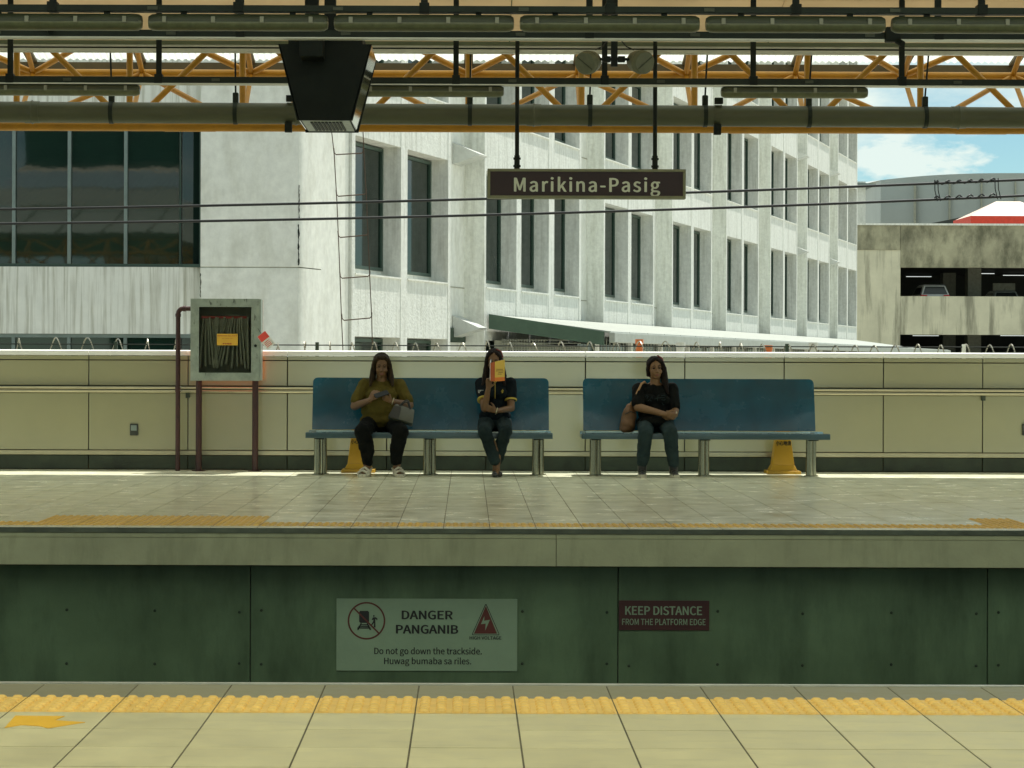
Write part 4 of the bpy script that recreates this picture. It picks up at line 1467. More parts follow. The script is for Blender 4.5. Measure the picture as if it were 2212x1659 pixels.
REC = 0.46
END = 112.6
floors = [S0 + ST * k for k in range(-1, 4)]
fbox(MB(), 44.2, END, -14, -REC - 0.12, -8, TOP).build('core', 'facade_smooth', office)
open_list = [(45.62, 48.24), (48.63, 51.27), (54.0, 56.4), (56.8, 59.2), (59.7, 62.1)]
rec_list = [(51.43, 53.87)]
bay_ranges = [(45.44, 51.43), (53.87, 62.3)]
b0 = 62.3
while b0 + 8 < END + 0.5:
    rec_list.append((b0, b0 + 2.35))
    open_list += [(b0 + 2.50, b0 + 5.12), (b0 + 5.50, b0 + 8.22)]
    bay_ranges.append((b0 + 2.35, min(b0 + 8.37, END)))
    b0 += 8.37
# plain corner part
fbox(MB(), 44.0, 45.42, -REC - 0.11, -0.06, -8, TOP).build('corner_wall', 'facade_smooth', office)
for (ra, rb) in rec_list:
    fbox(MB(), ra, rb, -REC - 0.12, -REC - 0.04, -8, TOP).build('recessed_column', 'facade_smooth', office)
    fbox(MB(), ra + 0.02, rb - 0.02, -REC - 0.035, -REC + 0.01, S0 - 1.30 - ST * 0 - 0.02, S0 - 0.98).build('dark_base', 'base_green', office)
    for k in range(5):
        z = S0 + ST * (k - 1) - 0.03
        fbox(MB(), ra, rb, -REC - 0.039, -REC - 0.028, z - 0.012, z + 0.012).build('joint_line', 'wall_dim', office)
fins = []
for (ba, bb) in bay_ranges:
    ops = sorted(o for o in open_list if ba - 0.1 <= o[0] < bb)
    edges = [ba] + [e for o in ops for e in o] + [bb]
    for i in range(0, len(edges), 2):
        fbox(MB(), edges[i], edges[i + 1], -REC - 0.1, 0.0, -8, TOP).build('fin', 'facade', office)
    for sill in floors:
        for (oa, ob) in ops:
            fbox(MB(), oa, ob, -REC - 0.1, -0.012, sill - (ST - WH), sill).build('spandrel', 'facade', office)
            # sill ledge on the spandrel
            fbox(MB(), oa, ob, -0.011, 0.02, sill - 0.03, sill + 0.006).build('sill', 'facade_smooth', office)
            z0, z1 = sill + 0.14, sill + WH - 0.03
            fbox(MB(), oa, ob, -REC - 0.1, -REC + 0.03, sill, sill + 0.139).build('window_upstand', 'facade_smooth', office)
            fr = MB()
            e = 0.07
            fbox(fr, oa, ob, -REC, -REC + 0.06, z0, z0 + e)
            fbox(fr, oa, ob, -REC, -REC + 0.06, z1 - e, z1)
            fbox(fr, oa, oa + 0.09, -REC, -REC + 0.06, z0 + e, z1 - e)
            fbox(fr, ob - 0.09, ob, -REC, -REC + 0.06, z0 + e, z1 - e)
            w = fr.build('window', 'frame_green', office)
            fbox(MB(), oa + 0.09, ob - 0.09, -REC + 0.01, -REC + 0.02, z0 + e, z1 - e).build('pane', 'glass_dark', w)
    fbox(MB(), ba, bb, -REC - 0.1, 0.012, floors[-1] + WH + 0.001, TOP + 0.01).build('parapet', 'facade', office)


def hood(Yv, z, sc=1.0):
    # triangular sheet-metal hood standing off the recessed column
    w0, w1 = -REC - 0.03, -REC + 0.62 * sc
    h, l = 0.52 * sc, 0.60 * sc
    A = [fp(Yv, w0, z), fp(Yv + l, w0, z), fp(Yv + l, w0, z - h), fp(Yv, w0, z - h)]
    B = [fp(Yv, w1, z - h * 0.55), fp(Yv + l, w1, z - h * 0.55), fp(Yv + l, w1 - 0.02, z - h * 0.62), fp(Yv, w1 - 0.02, z - h * 0.62)]
    MB().hexa(A, B).build('vent_hood', 'hood_metal', office, bevel=0.006)


hood(53.0, P(1000, 306, 53).z, 1.0)
hood(53.0, P(1000, 681, 53).z, 1.0)
for (px, Ym, ys) in ((1729, 97.2, (322, 528)), (1797, 105.6, (360, 552))):
    for y in ys:
        hood(Ym, P(px, y, Ym).z, 1.0)

# ---- frontal block with glazed bays
XL = -14.0
XE = P(645, 500, FY).x
XG = P(433, 500, FY).x
mull = [P(v, 500, FY).x for v in (-216, -94, 28, 148, 270, 388)]
fr_z = [S0 + ST * k for k in (-1, 0, 1, 2)]
MB().box(XL, XE - 0.02, FY + 0.45, FY + 14, -8, TOP).build('block_core', 'facade_smooth', office)
for zc, zd in ((-8, fr_z[0] - 1.4), (fr_z[0] - 1.4, S0 - 0.01), (S0 + 0.01, S0 + ST - 0.01), (S0 + ST + 0.01, TOP)):
    MB().box(XG, XE, FY, FY + 0.44, zc, zd).build('plain_wall', 'facade_smooth', office, bevel=0.01)
q0, q1 = Vector((XE, FY, 0)), fp(44.0, -0.05, 0)
n_ = 8
for zc, zd in ((-8, S0 - 0.01), (S0 + 0.01, S0 + ST - 0.01), (S0 + ST + 0.01, TOP)):
    vs, fs = [], []
    ctl = fp(43.0, 0, 0) + Vector((-0.02, 0.0, 0))
    for k in range(n_ + 1):
        t_ = k / n_
        p = q0 * (1 - t_) ** 2 + ctl * 2 * t_ * (1 - t_) + q1 * t_ ** 2
        ins = p + Vector((-0.25, 0.55, 0))
        vs += [(p.x, p.y, zc), (p.x, p.y, zd), (ins.x, ins.y, zd), (ins.x, ins.y, zc)]
    for k in range(n_):
        o_ = 4 * k
        for j in range(4):
            fs.append((o_ + j, o_ + (j + 1) % 4, o_ + 4 + (j + 1) % 4, o_ + 4 + j))
    fs += [(0, 1, 2, 3), (4 * n_ + 3, 4 * n_ + 2, 4 * n_ + 1, 4 * n_)]
    MB().add(vs, fs).build('rounded_corner', 'facade_smooth', office, smooth=True)
for z in (S0, S0 + ST):
    MB().box(XG, XE - 0.01, FY + 0.012, FY + 0.3, z - 0.011, z + 0.011).build('joint_line', 'wall_dim', office)
XM = mull[-1]
MB().box(XL, XM, FY + 0.1, FY + 0.44, -8, fr_z[0] - (ST - WH)).build('spandrel', 'facade_streak', office)
for z in fr_z:
    MB().box(XL, XM, FY, FY + 0.44, z - (ST - WH), z).build('spandrel', 'facade_streak', office)
    MB().hexa([(XM, FY, z - (ST - WH)), (XG, FY + 0.15, z - (ST - WH)), (XG, FY + 0.44, z - (ST - WH)), (XM, FY + 0.44, z - (ST - WH))],
              [(XM, FY, z), (XG, FY + 0.15, z), (XG, FY + 0.44, z), (XM, FY + 0.44, z)]).build('spandrel', 'facade_streak', office)
    z1 = z + WH
    for i in range(len(mull) - 1):
        MB().box(mull[i] + 0.03, mull[i + 1] - 0.03, FY + 0.13, FY + 0.15, z + 0.06, z1 - 0.07).build('pane', 'glass_green', office)
    MB().box(XL, mull[0] - 0.03, FY + 0.13, FY + 0.15, z + 0.06, z1 - 0.07).build('pane', 'glass_green', office)
    MB().hexa([(XM + 0.03, FY + 0.14, z + 0.06), (XG - 0.02, FY + 0.28, z + 0.06), (XG - 0.02, FY + 0.30, z + 0.06), (XM + 0.03, FY + 0.16, z + 0.06)],
              [(XM + 0.03, FY + 0.14, z1 - 0.07), (XG - 0.02, FY + 0.28, z1 - 0.07), (XG - 0.02, FY + 0.30, z1 - 0.07), (XM + 0.03, FY + 0.16, z1 - 0.07)]).build('pane', 'glass_green', office)
    for i, xm in enumerate(mull):
        MB().box(xm - 0.032 if i < 5 else xm - 0.012, xm + 0.032 if i < 5 else xm + 0.012, FY + 0.06, FY + 0.16, z + 0.06, z1 - 0.07).build('mullion', 'window_frame' if i < 5 else 'frame_green', office)
    MB().box(XG - 0.03, XG, FY + 0.05, FY + 0.30, z + 0.0, z1).build('mullion', 'frame_green', office)
    MB().box(XL, XG - 0.031, FY + 0.05, FY + 0.30, z1 - 0.07, z1 - 0.002).build('window_head', 'window_frame', office)
    MB().box(XL, XG - 0.031, FY + 0.05, FY + 0.30, z + 0.001, z + 0.06).build('window_sill', 'frame_green', office)

# crack lines on the plain wall
for px, ya, yb, w in ((646, 400, 475, 0.012), (645, 485, 575, 0.022), (433, 590, 645, 0.012)):
    mbk = MB()
    pts = []
    yv = ya
    rr_ = random.Random(px)
    while yv < yb:
        p = P(px + rr_.uniform(-0.8, 0.8), yv, FY - 0.004)
        pts.append(p)
        yv += 4
    mbk.tube(pts, [rr_.uniform(0.3, 1) * w for _ in pts], 5).build('crack', 'dark_steel', office)

# rebar ladder hanging in front of the corner
LY = 42.4
ld = thing('rebar_ladder', 'thin rusty rebar ladder hanging against the white building corner', 'ladder', P(770, 755, LY))
lp = [(716, 280), (722, 335), (728, 440), (733, 560), (738, 695), (741, 760)]
rp_ = [(781, 200), (786, 330), (792, 440), (797, 560), (803, 690), (805, 775)]
MB().tube([P(x_, y_, LY) for x_, y_ in [(712, 180)] + lp], 0.009, 6).build('side_rope', 'rust', ld)
MB().tube([P(x_, y_, LY) for x_, y_ in rp_], 0.009, 6).build('side_rope', 'rust', ld)
for (ya, yb, xa, xb) in ((334, 331, 722, 785), (424, 420, 727, 791), (513, 508, 731, 795), (601, 597, 735, 799), (692, 687, 739, 803), (246, 243, 717, 783)):
    MB().tube([P(xa - 1, ya - 14, LY), P(xa, ya - 4, LY), P(xa + 4, ya, LY), P(xb - 4, yb, LY), P(xb, yb - 4, LY), P(xb, yb - 12, LY)], 0.011, 6).build('rung', 'rust', ld, smooth=True)

# ================================================================== LEAN-TO ALONG THE FACADE
lean = thing('lean_to', 'low lean-to with ribbed pale roof and dark green fascia along the facade', 'canopy', fp(54, 1, -8))
L0, L1 = 54.2, 126.0
zi, zo = 2.27, 1.88
Wd = 3.0
for k in range(40):
    Ya = L0 + (L1 - L0) * k / 40
    Yb = L0 + (L1 - L0) * (k + 1) / 40 - 0.06
    if Yb > 112:
        w_in = -6
    else:
        w_in = 0.03
    MB().hexa([fp(Ya, w_in, zi), fp(Yb, w_in, zi), fp(Yb, Wd, zo), fp(Ya, Wd, zo)],
              [fp(Ya, w_in, zi + 0.05), fp(Yb, w_in, zi + 0.05), fp(Yb, Wd, zo + 0.05), fp(Ya, Wd, zo + 0.05)]).build('roof_sheet', 'lean_roof', lean, bevel=0.01)
MB().hexa([fp(L0 - 0.08, 0.03, zi - 0.28), fp(L0 - 0.02, 0.03, zi - 0.28), fp(L0 - 0.02, Wd - 0.15, zo - 0.28), fp(L0 - 0.08, Wd - 0.15, zo - 0.28)],
          [fp(L0 - 0.08, 0.03, zi + 0.07), fp(L0 - 0.02, 0.03, zi + 0.07), fp(L0 - 0.02, Wd - 0.15, zo + 0.04), fp(L0 - 0.08, Wd - 0.15, zo + 0.04)]).build('end_fascia', 'fascia_green', lean)
fbox(MB(), L0 - 0.1, L1, Wd - 0.02, Wd + 0.12, zo - 0.22, zo + 0.02).build('gutter', 'lean_roof', lean, bevel=0.02)
fbox(MB(), L0 + 0.4, L1, 2.35, 2.45, -8, 0.9).build('low_wall', 'wall_dim', lean)
for k in range(22):
    Yk = L0 + 0.45 + k * 3.2
    fbox(MB(), Yk, Yk + 0.12, 2.46, 2.56, -8, zo - 0.15).build('post', 'facade_smooth', lean)
MB().hexa([fp(L0 + 0.3, 0.05, -8), fp(L0 + 0.4, 0.05, -8), fp(L0 + 0.4, 2.34, -8), fp(L0 + 0.3, 2.34, -8)],
          [fp(L0 + 0.3, 0.05, 1.72), fp(L0 + 0.4, 0.05, 1.72), fp(L0 + 0.4, 2.34, 1.55), fp(L0 + 0.3, 2.34, 1.55)]).build('end_wall', 'wall_dim', lean)
gm = MB()
for k in range(16):
    w = 0.25 + k * 0.07
    gm.tube([fp(L0 + 0.27, w, 0.6), fp(L0 + 0.27, w, 1.75)], 0.010, 4)
for k in range(14):
    z = 0.75 + k * 0.075
    gm.tube([fp(L0 + 0.265, 0.25, z), fp(L0 + 0.265, 2.2, z)], 0.010, 4)
for k in range(14):
    w = 1.4 + k * 0.06
    gm.tube([fp(L0 + 0.27, w, 0.6), fp(L0 + 0.27, w, 1.6)], 0.010, 4)
gm.build('window_grille', 'mesh_grille', lean)
for (wa, wb) in ((0.3, 1.25), (1.45, 2.15)):
    MB().hexa([fp(L0 + 0.285, wa, 0.5), fp(L0 + 0.295, wa, 0.5), fp(L0 + 0.295, wb, 0.5), fp(L0 + 0.285, wb, 0.5)],
              [fp(L0 + 0.285, wa, 1.5), fp(L0 + 0.295, wa, 1.5), fp(L0 + 0.295, wb, 1.45), fp(L0 + 0.285, wb, 1.45)]).build('window_pane', 'glass_dark', lean)
sg2 = MB()
for k in range(200):
    Yk = L0 + 0.6 + k * 0.32
    sg2.tube([fp(Yk, 2.47, 0.9), fp(Yk, 2.47, zo - 0.1)], 0.012, 4)
o = sg2.build('side_bars', 'mesh_grille', lean)
fbox(MB(), L0 + 0.5, L1, 2.0, 2.05, 0.9, zo - 0.15).build('side_glazing', 'glass_dark', lean)

# ================================================================== PARKING GARAGE
GYY = 145.0
gar = thing('parking_garage', 'stained concrete parking garage with two open decks beyond the office building', 'building', (30, GYY, -8))
gx = lambda px: P(px, 600, GYY).x
gz = lambda py: P(2030, py, GYY).z
xl, xr, xo = gx(1780), gx(2700), gx(1945)
zt_top, z_o1t, z_o1b, z_o2t = gz(487), gz(578), gz(640), gz(723)
z_o2b = z_o2t - (z_o1t - z_o1b)
MB().box(xl, xo, GYY, GYY + 22, -8, z_o1t + 1.1).build('stair_wall', 'garage_pale', gar)
MB().box(xl, xo - 0.02, GYY - 0.06, GYY + 21.9, z_o1t + 1.11, zt_top - 0.01).build('upper_wall', 'garage_dirty', gar)
MB().box(xo + 0.01, xr, GYY - 0.02, GYY + 0.4, z_o1t, zt_top).build('top_parapet', 'garage_dirty', gar)
MB().box(xl, xr, GYY - 0.15, GYY + 0.45, zt_top + 0.001, zt_top + 0.12).build('coping', 'facade', gar)
MB().box(xo + 0.01, xr, GYY, GYY + 0.3, z_o2t, z_o1b).build('deck_parapet', 'garage_pale', gar)
MB().box(xo + 0.01, xr, GYY, GYY + 0.3, -8, z_o2b).build('lower_parapet', 'garage_pale', gar)
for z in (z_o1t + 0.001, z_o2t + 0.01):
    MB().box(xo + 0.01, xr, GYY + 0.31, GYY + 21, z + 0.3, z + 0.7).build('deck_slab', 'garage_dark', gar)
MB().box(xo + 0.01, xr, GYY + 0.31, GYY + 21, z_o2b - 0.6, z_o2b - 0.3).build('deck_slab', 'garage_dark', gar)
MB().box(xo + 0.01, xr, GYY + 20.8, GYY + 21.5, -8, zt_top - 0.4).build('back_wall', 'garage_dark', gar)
for k in range(4):
    for dy in (8, 16):
        xx = xo + 6.5 + k * 8
        MB().box(xx - 0.45, xx + 0.45, GYY + dy, GYY + dy + 0.9, -8, z_o1t + 0.3).build('column', 'wall_dim', gar)
lights = [(2120, 600, 12), (2195, 611, 15), (1985, 626, 18), (2000, 745, 14), (2190, 741, 12)]
for px, py, dy in lights:
    q = P(px, py, GYY + dy)
    hi = z_o1t if py < 700 else z_o2t
    z = hi + 0.1
    t = MB().box(q.x - 0.9, q.x + 0.9, GYY + dy, GYY + dy + 0.12, z - 0.02, z + 0.02).build('strip_light', 'tube_lit', gar)


def car(label, x, Y, z, paint, wide=1.85, h=1.72):
    t = thing('parked_car', label, 'car', (x, Y, z), 'cars parked on the garage deck')
    L = 4.6
    # side profile (y from rear, z)
    prof = [(0.0, 0.42), (0.0, 0.78), (0.06, 1.02), (0.28, 1.62), (0.55, h), (2.1, h), (2.5, h - 0.05), (3.25, 1.08), (4.35, 0.95), (4.6, 0.7), (4.6, 0.36), (0.1, 0.30)]
    b = MB()
    secs = [(-0.5, 0.86), (-0.47, 1.0), (0.47, 1.0), (0.5, 0.86)]
    vs = []
    for (fx, sc) in ((-1, 0), (1, 0)):
        for (py_, pz) in prof:
            tw_ = 1.0 if pz < 1.05 else 1.0 - 0.30 * (pz - 1.05) / (h - 1.05)
            vs.append((x + fx * wide / 2 * tw_, Y + py_, z + pz))
    n = len(prof)
    fs = [tuple(range(n)), tuple(range(2 * n - 1, n - 1, -1))] + [(i, i + n, (i + 1) % n + n, (i + 1) % n) for i in range(n)]
    b.add(vs, fs).build('body', paint, t, bevel=0.05, smooth=True)
    def wpt(fx, py_, pz, out=0.0):
        tw_ = 1.0 if pz < 1.05 else 1.0 - 0.30 * (pz - 1.05) / (h - 1.05)
        return Vector((x + fx * wide / 2 * tw_, Y + py_ - out, z + pz))
    MB().hexa([wpt(-0.86, 0.085, 1.08, 0.02), wpt(0.86, 0.085, 1.08, 0.02), wpt(0.86, 0.085, 1.08, -0.04), wpt(-0.86, 0.085, 1.08, -0.04)],
              [wpt(-0.86, 0.265, 1.58, 0.02), wpt(0.86, 0.265, 1.58, 0.02), wpt(0.86, 0.265, 1.58, -0.04), wpt(-0.86, 0.265, 1.58, -0.04)]).build('rear_window', 'car_glass', t, bevel=0.01)
    for s in (-1, 1):
        MB().hexa([wpt(s * 0.62, 0.03, 0.86, 0.03), wpt(s * 0.99, 0.05, 0.86, 0.03), wpt(s * 0.99, 0.3, 0.86, 0), wpt(s * 0.62, 0.1, 0.86, -0.04)],
                  [wpt(s * 0.55, 0.05, 1.03, 0.03), wpt(s * 0.99, 0.07, 1.06, 0.03), wpt(s * 0.99, 0.35, 1.06, 0), wpt(s * 0.55, 0.1, 1.03, -0.04)]).build('tail_light', 'tail_lamp', t, bevel=0.01)
        MB().hexa([wpt(s * 1.004, 0.6, 1.1), wpt(s * 1.004, 3.0, 1.1), wpt(s * 0.98, 3.0, 1.1), wpt(s * 0.98, 0.6, 1.1)],
                  [wpt(s * 1.004, 0.75, 1.55), wpt(s * 1.004, 2.5, 1.55), wpt(s * 0.98, 2.5, 1.55), wpt(s * 0.98, 0.75, 1.55)]).build('side_window', 'car_glass', t)
        for yy in (0.85, 3.65):
            wl = MB().lathe([(0.2, 0), (0.33, 0.01), (0.34, 0.05), (0.34, 0.18), (0.3, 0.2)], (x + s * (wide / 2 - 0.19), Y + yy, z + 0.34), (s, 0, 0), 18).build('wheel', 'tyre', t)
            MB().lathe([(0.19, 0.0), (0.19, 0.205), (0.05, 0.21)], (x + s * (wide / 2 - 0.19), Y + yy, z + 0.34), (s, 0, 0), 14).build('rim', 'clip_metal', wl)
    MB().box(x - wide * 0.42, x + wide * 0.42, Y - 0.05, Y + 0.1, z + 0.42, z + 0.62).build('bumper', 'tyre', t, bevel=0.02)
    MB().tube([(x, Y + 0.62, z + h - 0.01), (x, Y + 0.5, z + h + 0.18)], 0.012, 5).build('antenna', 'tyre', t)
    return t


zdk = z_o2t + 0.71
qc = P(2021, 625, GYY + 1.2)
car('white car with red tail lights backed against the upper garage parapet', qc.x, GYY + 1.2, P(2021, 614, GYY + 1.2).z - 1.72, 'car_white')
qc = P(2175, 632, GYY + 3.0)
car('low silver car parked below the sign board on the upper garage deck', qc.x, GYY + 3.0, P(2175, 627, GYY + 3).z - 1.72, 'car_silver')
qs = P(2169, 623, GYY + 9)
nb = thing('deck_board', 'grey notice board above the silver car inside the garage', 'board', qs)
MB().box(qs.x - 0.75, qs.x + 0.75, GYY + 9, GYY + 9.08, qs.z - 0.25, qs.z + 0.35).build('board', 'wall_dim', nb, bevel=0.02)
MB().tube([(qs.x, GYY + 9.04, zdk), (qs.x, GYY + 9.04, qs.z)], 0.05, 8).build('post', 'wall_dim', nb)

# canopy tent on the top deck
TYY = 152.0
q0, q1 = P(2097, 483, TYY), P(2290, 483, TYY)
zv0, zv1 = P(2150, 483, TYY).z, P(2150, 467, TYY).z
zap = P(2178, 429, TYY).z
tent = thing('canopy_tent', 'pale pitched canopy tent with red valance on the garage roof', 'tent', ((q0.x + q1.x) / 2, TYY + 2, zt_top))
x0_, x1_ = q0.x, q1.x
rx0, rx1 = P(2172, 429, TYY).x, P(2225, 429, TYY).x
vs = [(x0_, TYY, zv1), (x1_, TYY, zv1), (x1_, TYY + 5.5, zv1), (x0_, TYY + 5.5, zv1), (rx0, TYY + 2.7, zap), (rx1, TYY + 2.7, zap)]
b = MB().add(vs, [(0, 1, 5, 4), (1, 2, 5), (2, 3, 4, 5), (3, 0, 4), (0, 3, 2, 1)])
b.build('roof_cloth', 'tent_white', tent)
for bx in ((x0_, x1_, TYY - 0.02, TYY), (x0_, x1_, TYY + 5.5, TYY + 5.52)):
    MB().box(bx[0], bx[1], bx[2], bx[3], zv0, zv1 + 0.02).build('valance', 'tent_red', tent)
for xx in (x0_, x1_ - 0.02):
    MB().box(xx, xx + 0.02, TYY + 0.001, TYY + 5.499, zv0, zv1 + 0.02).build('valance', 'tent_red', tent)
for xx in (x0_ + 0.08, x1_ - 0.08):
    for yy in (TYY + 0.1, TYY + 5.4):
        MB().tube([(xx, yy, zt_top - 0.5), (xx, yy, zv1)], 0.05, 8).build('leg', 'wall_cap', tent)
mb_ = MB()
pa = Vector((rx0 + 0.2, TYY + 2.4, zap - 0.12))
MB().hexa([(rx0 - 0.4, TYY + 1.2, zap - 0.75), (rx0 + 1.6, TYY + 1.2, zap - 0.72), (rx0 + 1.6, TYY + 1.22, zap - 0.68), (rx0 - 0.4, TYY + 1.22, zap - 0.71)],
          [(rx0 + 0.1, TYY + 2.1, zap - 0.24), (rx0 + 1.9, TYY + 2.1, zap - 0.24), (rx0 + 1.9, TYY + 2.12, zap - 0.2), (rx0 + 0.1, TYY + 2.12, zap - 0.2)]).build('torn_flap', 'wall_cap', tent)
MB().box(xo, xr, GYY + 0.42, GYY + 20.5, zt_top - 1.2, zt_top - 0.9).build('roof_deck', 'wall_dim', gar)

# grey curved hall behind the garage
HY = 186.0
hall = thing('curved_hall', 'big grey hall with curved roofline behind the parking garage', 'building', (P(2060, 480, HY).x, HY, -8))
vs, fs = [], []
N = 40
for i in range(N + 1):
    px = 1866 + (2600 - 1866) * i / N
    t_ = i / N
    bulge = 6.0 * (1 - t_) ** 3
    yy = HY + bulge + 12 * max(0, 0.05 - t_) / 0.05
    top = 394 - 20 * (1 - (1 - min(1, t_ / 0.42)) ** 2.2) + 22 * max(0, t_ - 0.5) ** 2
    p = P(px, top, yy)
    vs += [(p.x, yy, -8), (p.x, yy, p.z)]
    vs += [(p.x, yy + 16, p.z + 0.6), (p.x, yy + 16, -8)]
for i in range(N):
    o_ = 4 * i
    for j in range(4):
        fs.append((o_ + j, o_ + (j + 1) % 4, o_ + 4 + (j + 1) % 4, o_ + 4 + j))
fs += [(3, 2, 1, 0), (4 * N, 4 * N + 1, 4 * N + 2, 4 * N + 3)]
MB().add(vs, fs).build('shell', 'grey_hall', hall, smooth=True)
for px in (1995, 2065, 2130, 2200):
    p = P(px, 380, HY - 0.1)
    MB().box(p.x - 0.05, p.x + 0.05, HY - 0.12 + 6.0 * (1 - (px - 1866) / 734) ** 3 - 0.02, HY + 0.4 + 6.0 * (1 - (px - 1866) / 734) ** 3, 9, p.z - 0.4).build('sheet_seam', 'wall_dim', hall)
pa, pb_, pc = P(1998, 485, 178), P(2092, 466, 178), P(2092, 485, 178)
MB().prism([(pa.x, pa.z), (pb_.x, pb_.z), (pc.x, pc.z)], 178, 179, 'xz').build('ramp_dark_wedge', 'garage_dark', hall)  # dark triangular wedge in front of the hall
p0_, p1_ = P(1855, 400, 176), P(1880, 720, 176)
MB().box(p0_.x - 4, p1_.x - 0.4, 176, 190, -8, P(1860, 392, 176).z).build('annex', 'facade_smooth', hall)
MB().hexa([(p0_.x - 4, 175.5, P(1860, 395, 176).z), (p1_.x + 0.3, 175.5, P(1860, 402, 176).z), (p1_.x + 0.3, 191, P(1860, 402, 176).z), (p0_.x - 4, 191, P(1860, 395, 176).z)],
          [(p0_.x - 4, 175.5, P(1860, 388, 176).z), (p1_.x + 0.3, 175.5, P(1860, 398, 176).z), (p1_.x + 0.3, 191, P(1860, 398, 176).z), (p0_.x - 4, 191, P(1860, 388, 176).z)]).build('annex_roof', 'window_frame', hall)

# ================================================================== PEOPLE
def solid(mb, name, voxel=0.006, smooth_it=5, fold=0.0, fold_scale=(14, 14, 9), factor=0.5):
    """fuse overlapping blobs into one continuous skin"""
    me = mb.mesh(name + '_raw')
    o = bpy.data.objects.new(name, me)
    COL.objects.link(o)
    rm = o.modifiers.new('fuse', 'REMESH')
    rm.mode = 'VOXEL'
    rm.voxel_size = voxel
    sm = o.modifiers.new('soften', 'SMOOTH')
    sm.factor = factor
    sm.iterations = smooth_it
    dg = bpy.context.evaluated_depsgraph_get()
    out = bpy.data.meshes.new_from_object(o.evaluated_get(dg))
    bpy.data.objects.remove(o)
    bpy.data.meshes.remove(me)
    out.name = name
    if fold:
        ns = [v.normal.copy() for v in out.vertices]
        for v, n in zip(out.vertices, ns):
            q = Vector((v.co.x * fold_scale[0], v.co.y * fold_scale[1], v.co.z * fold_scale[2]))
            k = noise.noise(q) + 0.5 * noise.noise(q * 2.3) + 0.3 * abs(noise.noise(q * 4.1))
            v.co += n * (k * fold)
    for p in out.polygons:
        p.use_smooth = True
    return out


def hand(mb, wrist, d, lat, pn, curl=(25, 35, 25), spread=0.05, sc=1.0, thumb=0.6):
    """d: wrist to knuckles, lat: towards the thumb, pn: the way the palm faces"""
    d, lat = Vector(d).normalized(), Vector(lat)
    lat = (lat - d * lat.dot(d)).normalized()
    pn = Vector(pn)
    pn = (pn - d * pn.dot(d) - lat * pn.dot(lat)).normalized()
    w = Vector(wrist)
    for off in (-0.026, -0.009, 0.009, 0.026):
        mb.cap(w + lat * off * 0.55 * sc + d * 0.012 * sc, 0.014 * sc, w + d * 0.078 * sc + lat * off * sc, 0.0125 * sc, 8)
    for k, (off, ln) in enumerate(((0.030, 0.070), (0.0105, 0.078), (-0.0095, 0.073), (-0.029, 0.057))):
        p = w + d * 0.082 * sc + lat * off * sc
        dd = (d + lat * off * spread * 18).normalized()
        ax = dd.cross(pn).normalized()
        a = 0.0
        for s, (fr, cu) in enumerate(zip((0.45, 0.31, 0.24), curl)):
            a += R(cu * (1 + 0.12 * k))
            q = Matrix.Rotation(a, 3, ax) @ dd
            p2 = p + q * ln * fr * sc
            mb.cap(p, (0.0090 - 0.0008 * s) * sc, p2, (0.0084 - 0.0009 * s) * sc, 8)
            p = p2
    b0 = w + d * 0.022 * sc + lat * 0.024 * sc
    t1 = (d * 0.75 + lat * 0.75 + pn * thumb * 0.5).normalized()
    t2 = (d * 0.95 + lat * 0.15 + pn * thumb).normalized()
    b1 = b0 + t1 * 0.042 * sc
    b2 = b1 + t2 * 0.034 * sc
    mb.cap(b0, 0.0125 * sc, b1, 0.0105 * sc, 8)
    mb.cap(b1, 0.0102 * sc, b2, 0.0085 * sc, 8)
    return w + d * 0.06 * sc


def head(mb, c, yaw=0.0, pitch=0.0, roll=0.0, sc=1.0):
    """returns a function that places a point given in head space (x right, -y forward, z up)"""
    rot = Matrix.Rotation(R(yaw), 3, 'Z') @ Matrix.Rotation(R(pitch), 3, 'X') @ Matrix.Rotation(R(roll), 3, 'Y')
    c = Vector(c)
    H = lambda x, y, z: c + rot @ (Vector((x, y, z)) * sc)
    e = lambda p, r: mb.ell(H(*p), tuple(q * sc for q in r), rot, 16, 12)
    e((0, 0.012, 0.025), (0.074, 0.092, 0.090))        # skull
    e((0, -0.022, -0.035), (0.060, 0.066, 0.075))      # face
    e((0, -0.052, -0.088), (0.032, 0.030, 0.026))      # chin
    e((0, -0.010, -0.070), (0.056, 0.055, 0.040))      # jaw
    for s in (-1, 1):
        e((s * 0.036, -0.062, -0.038), (0.024, 0.022, 0.026))     # cheeks
        e((s * 0.028, -0.078, 0.016), (0.024, 0.012, 0.009))      # brow
        e((s * 0.075, 0.012, -0.012), (0.009, 0.018, 0.030))      # ears
        e((s * 0.012, -0.086, -0.040), (0.009, 0.010, 0.008))     # nostril wings
    mb.cap(H(0, -0.082, 0.008), 0.008 * sc, H(0, -0.098, -0.034), 0.0105 * sc, 8)
    e((0, -0.083, -0.065), (0.022, 0.010, 0.007))
    e((0, -0.080, -0.077), (0.020, 0.010, 0.007))
    return H, rot


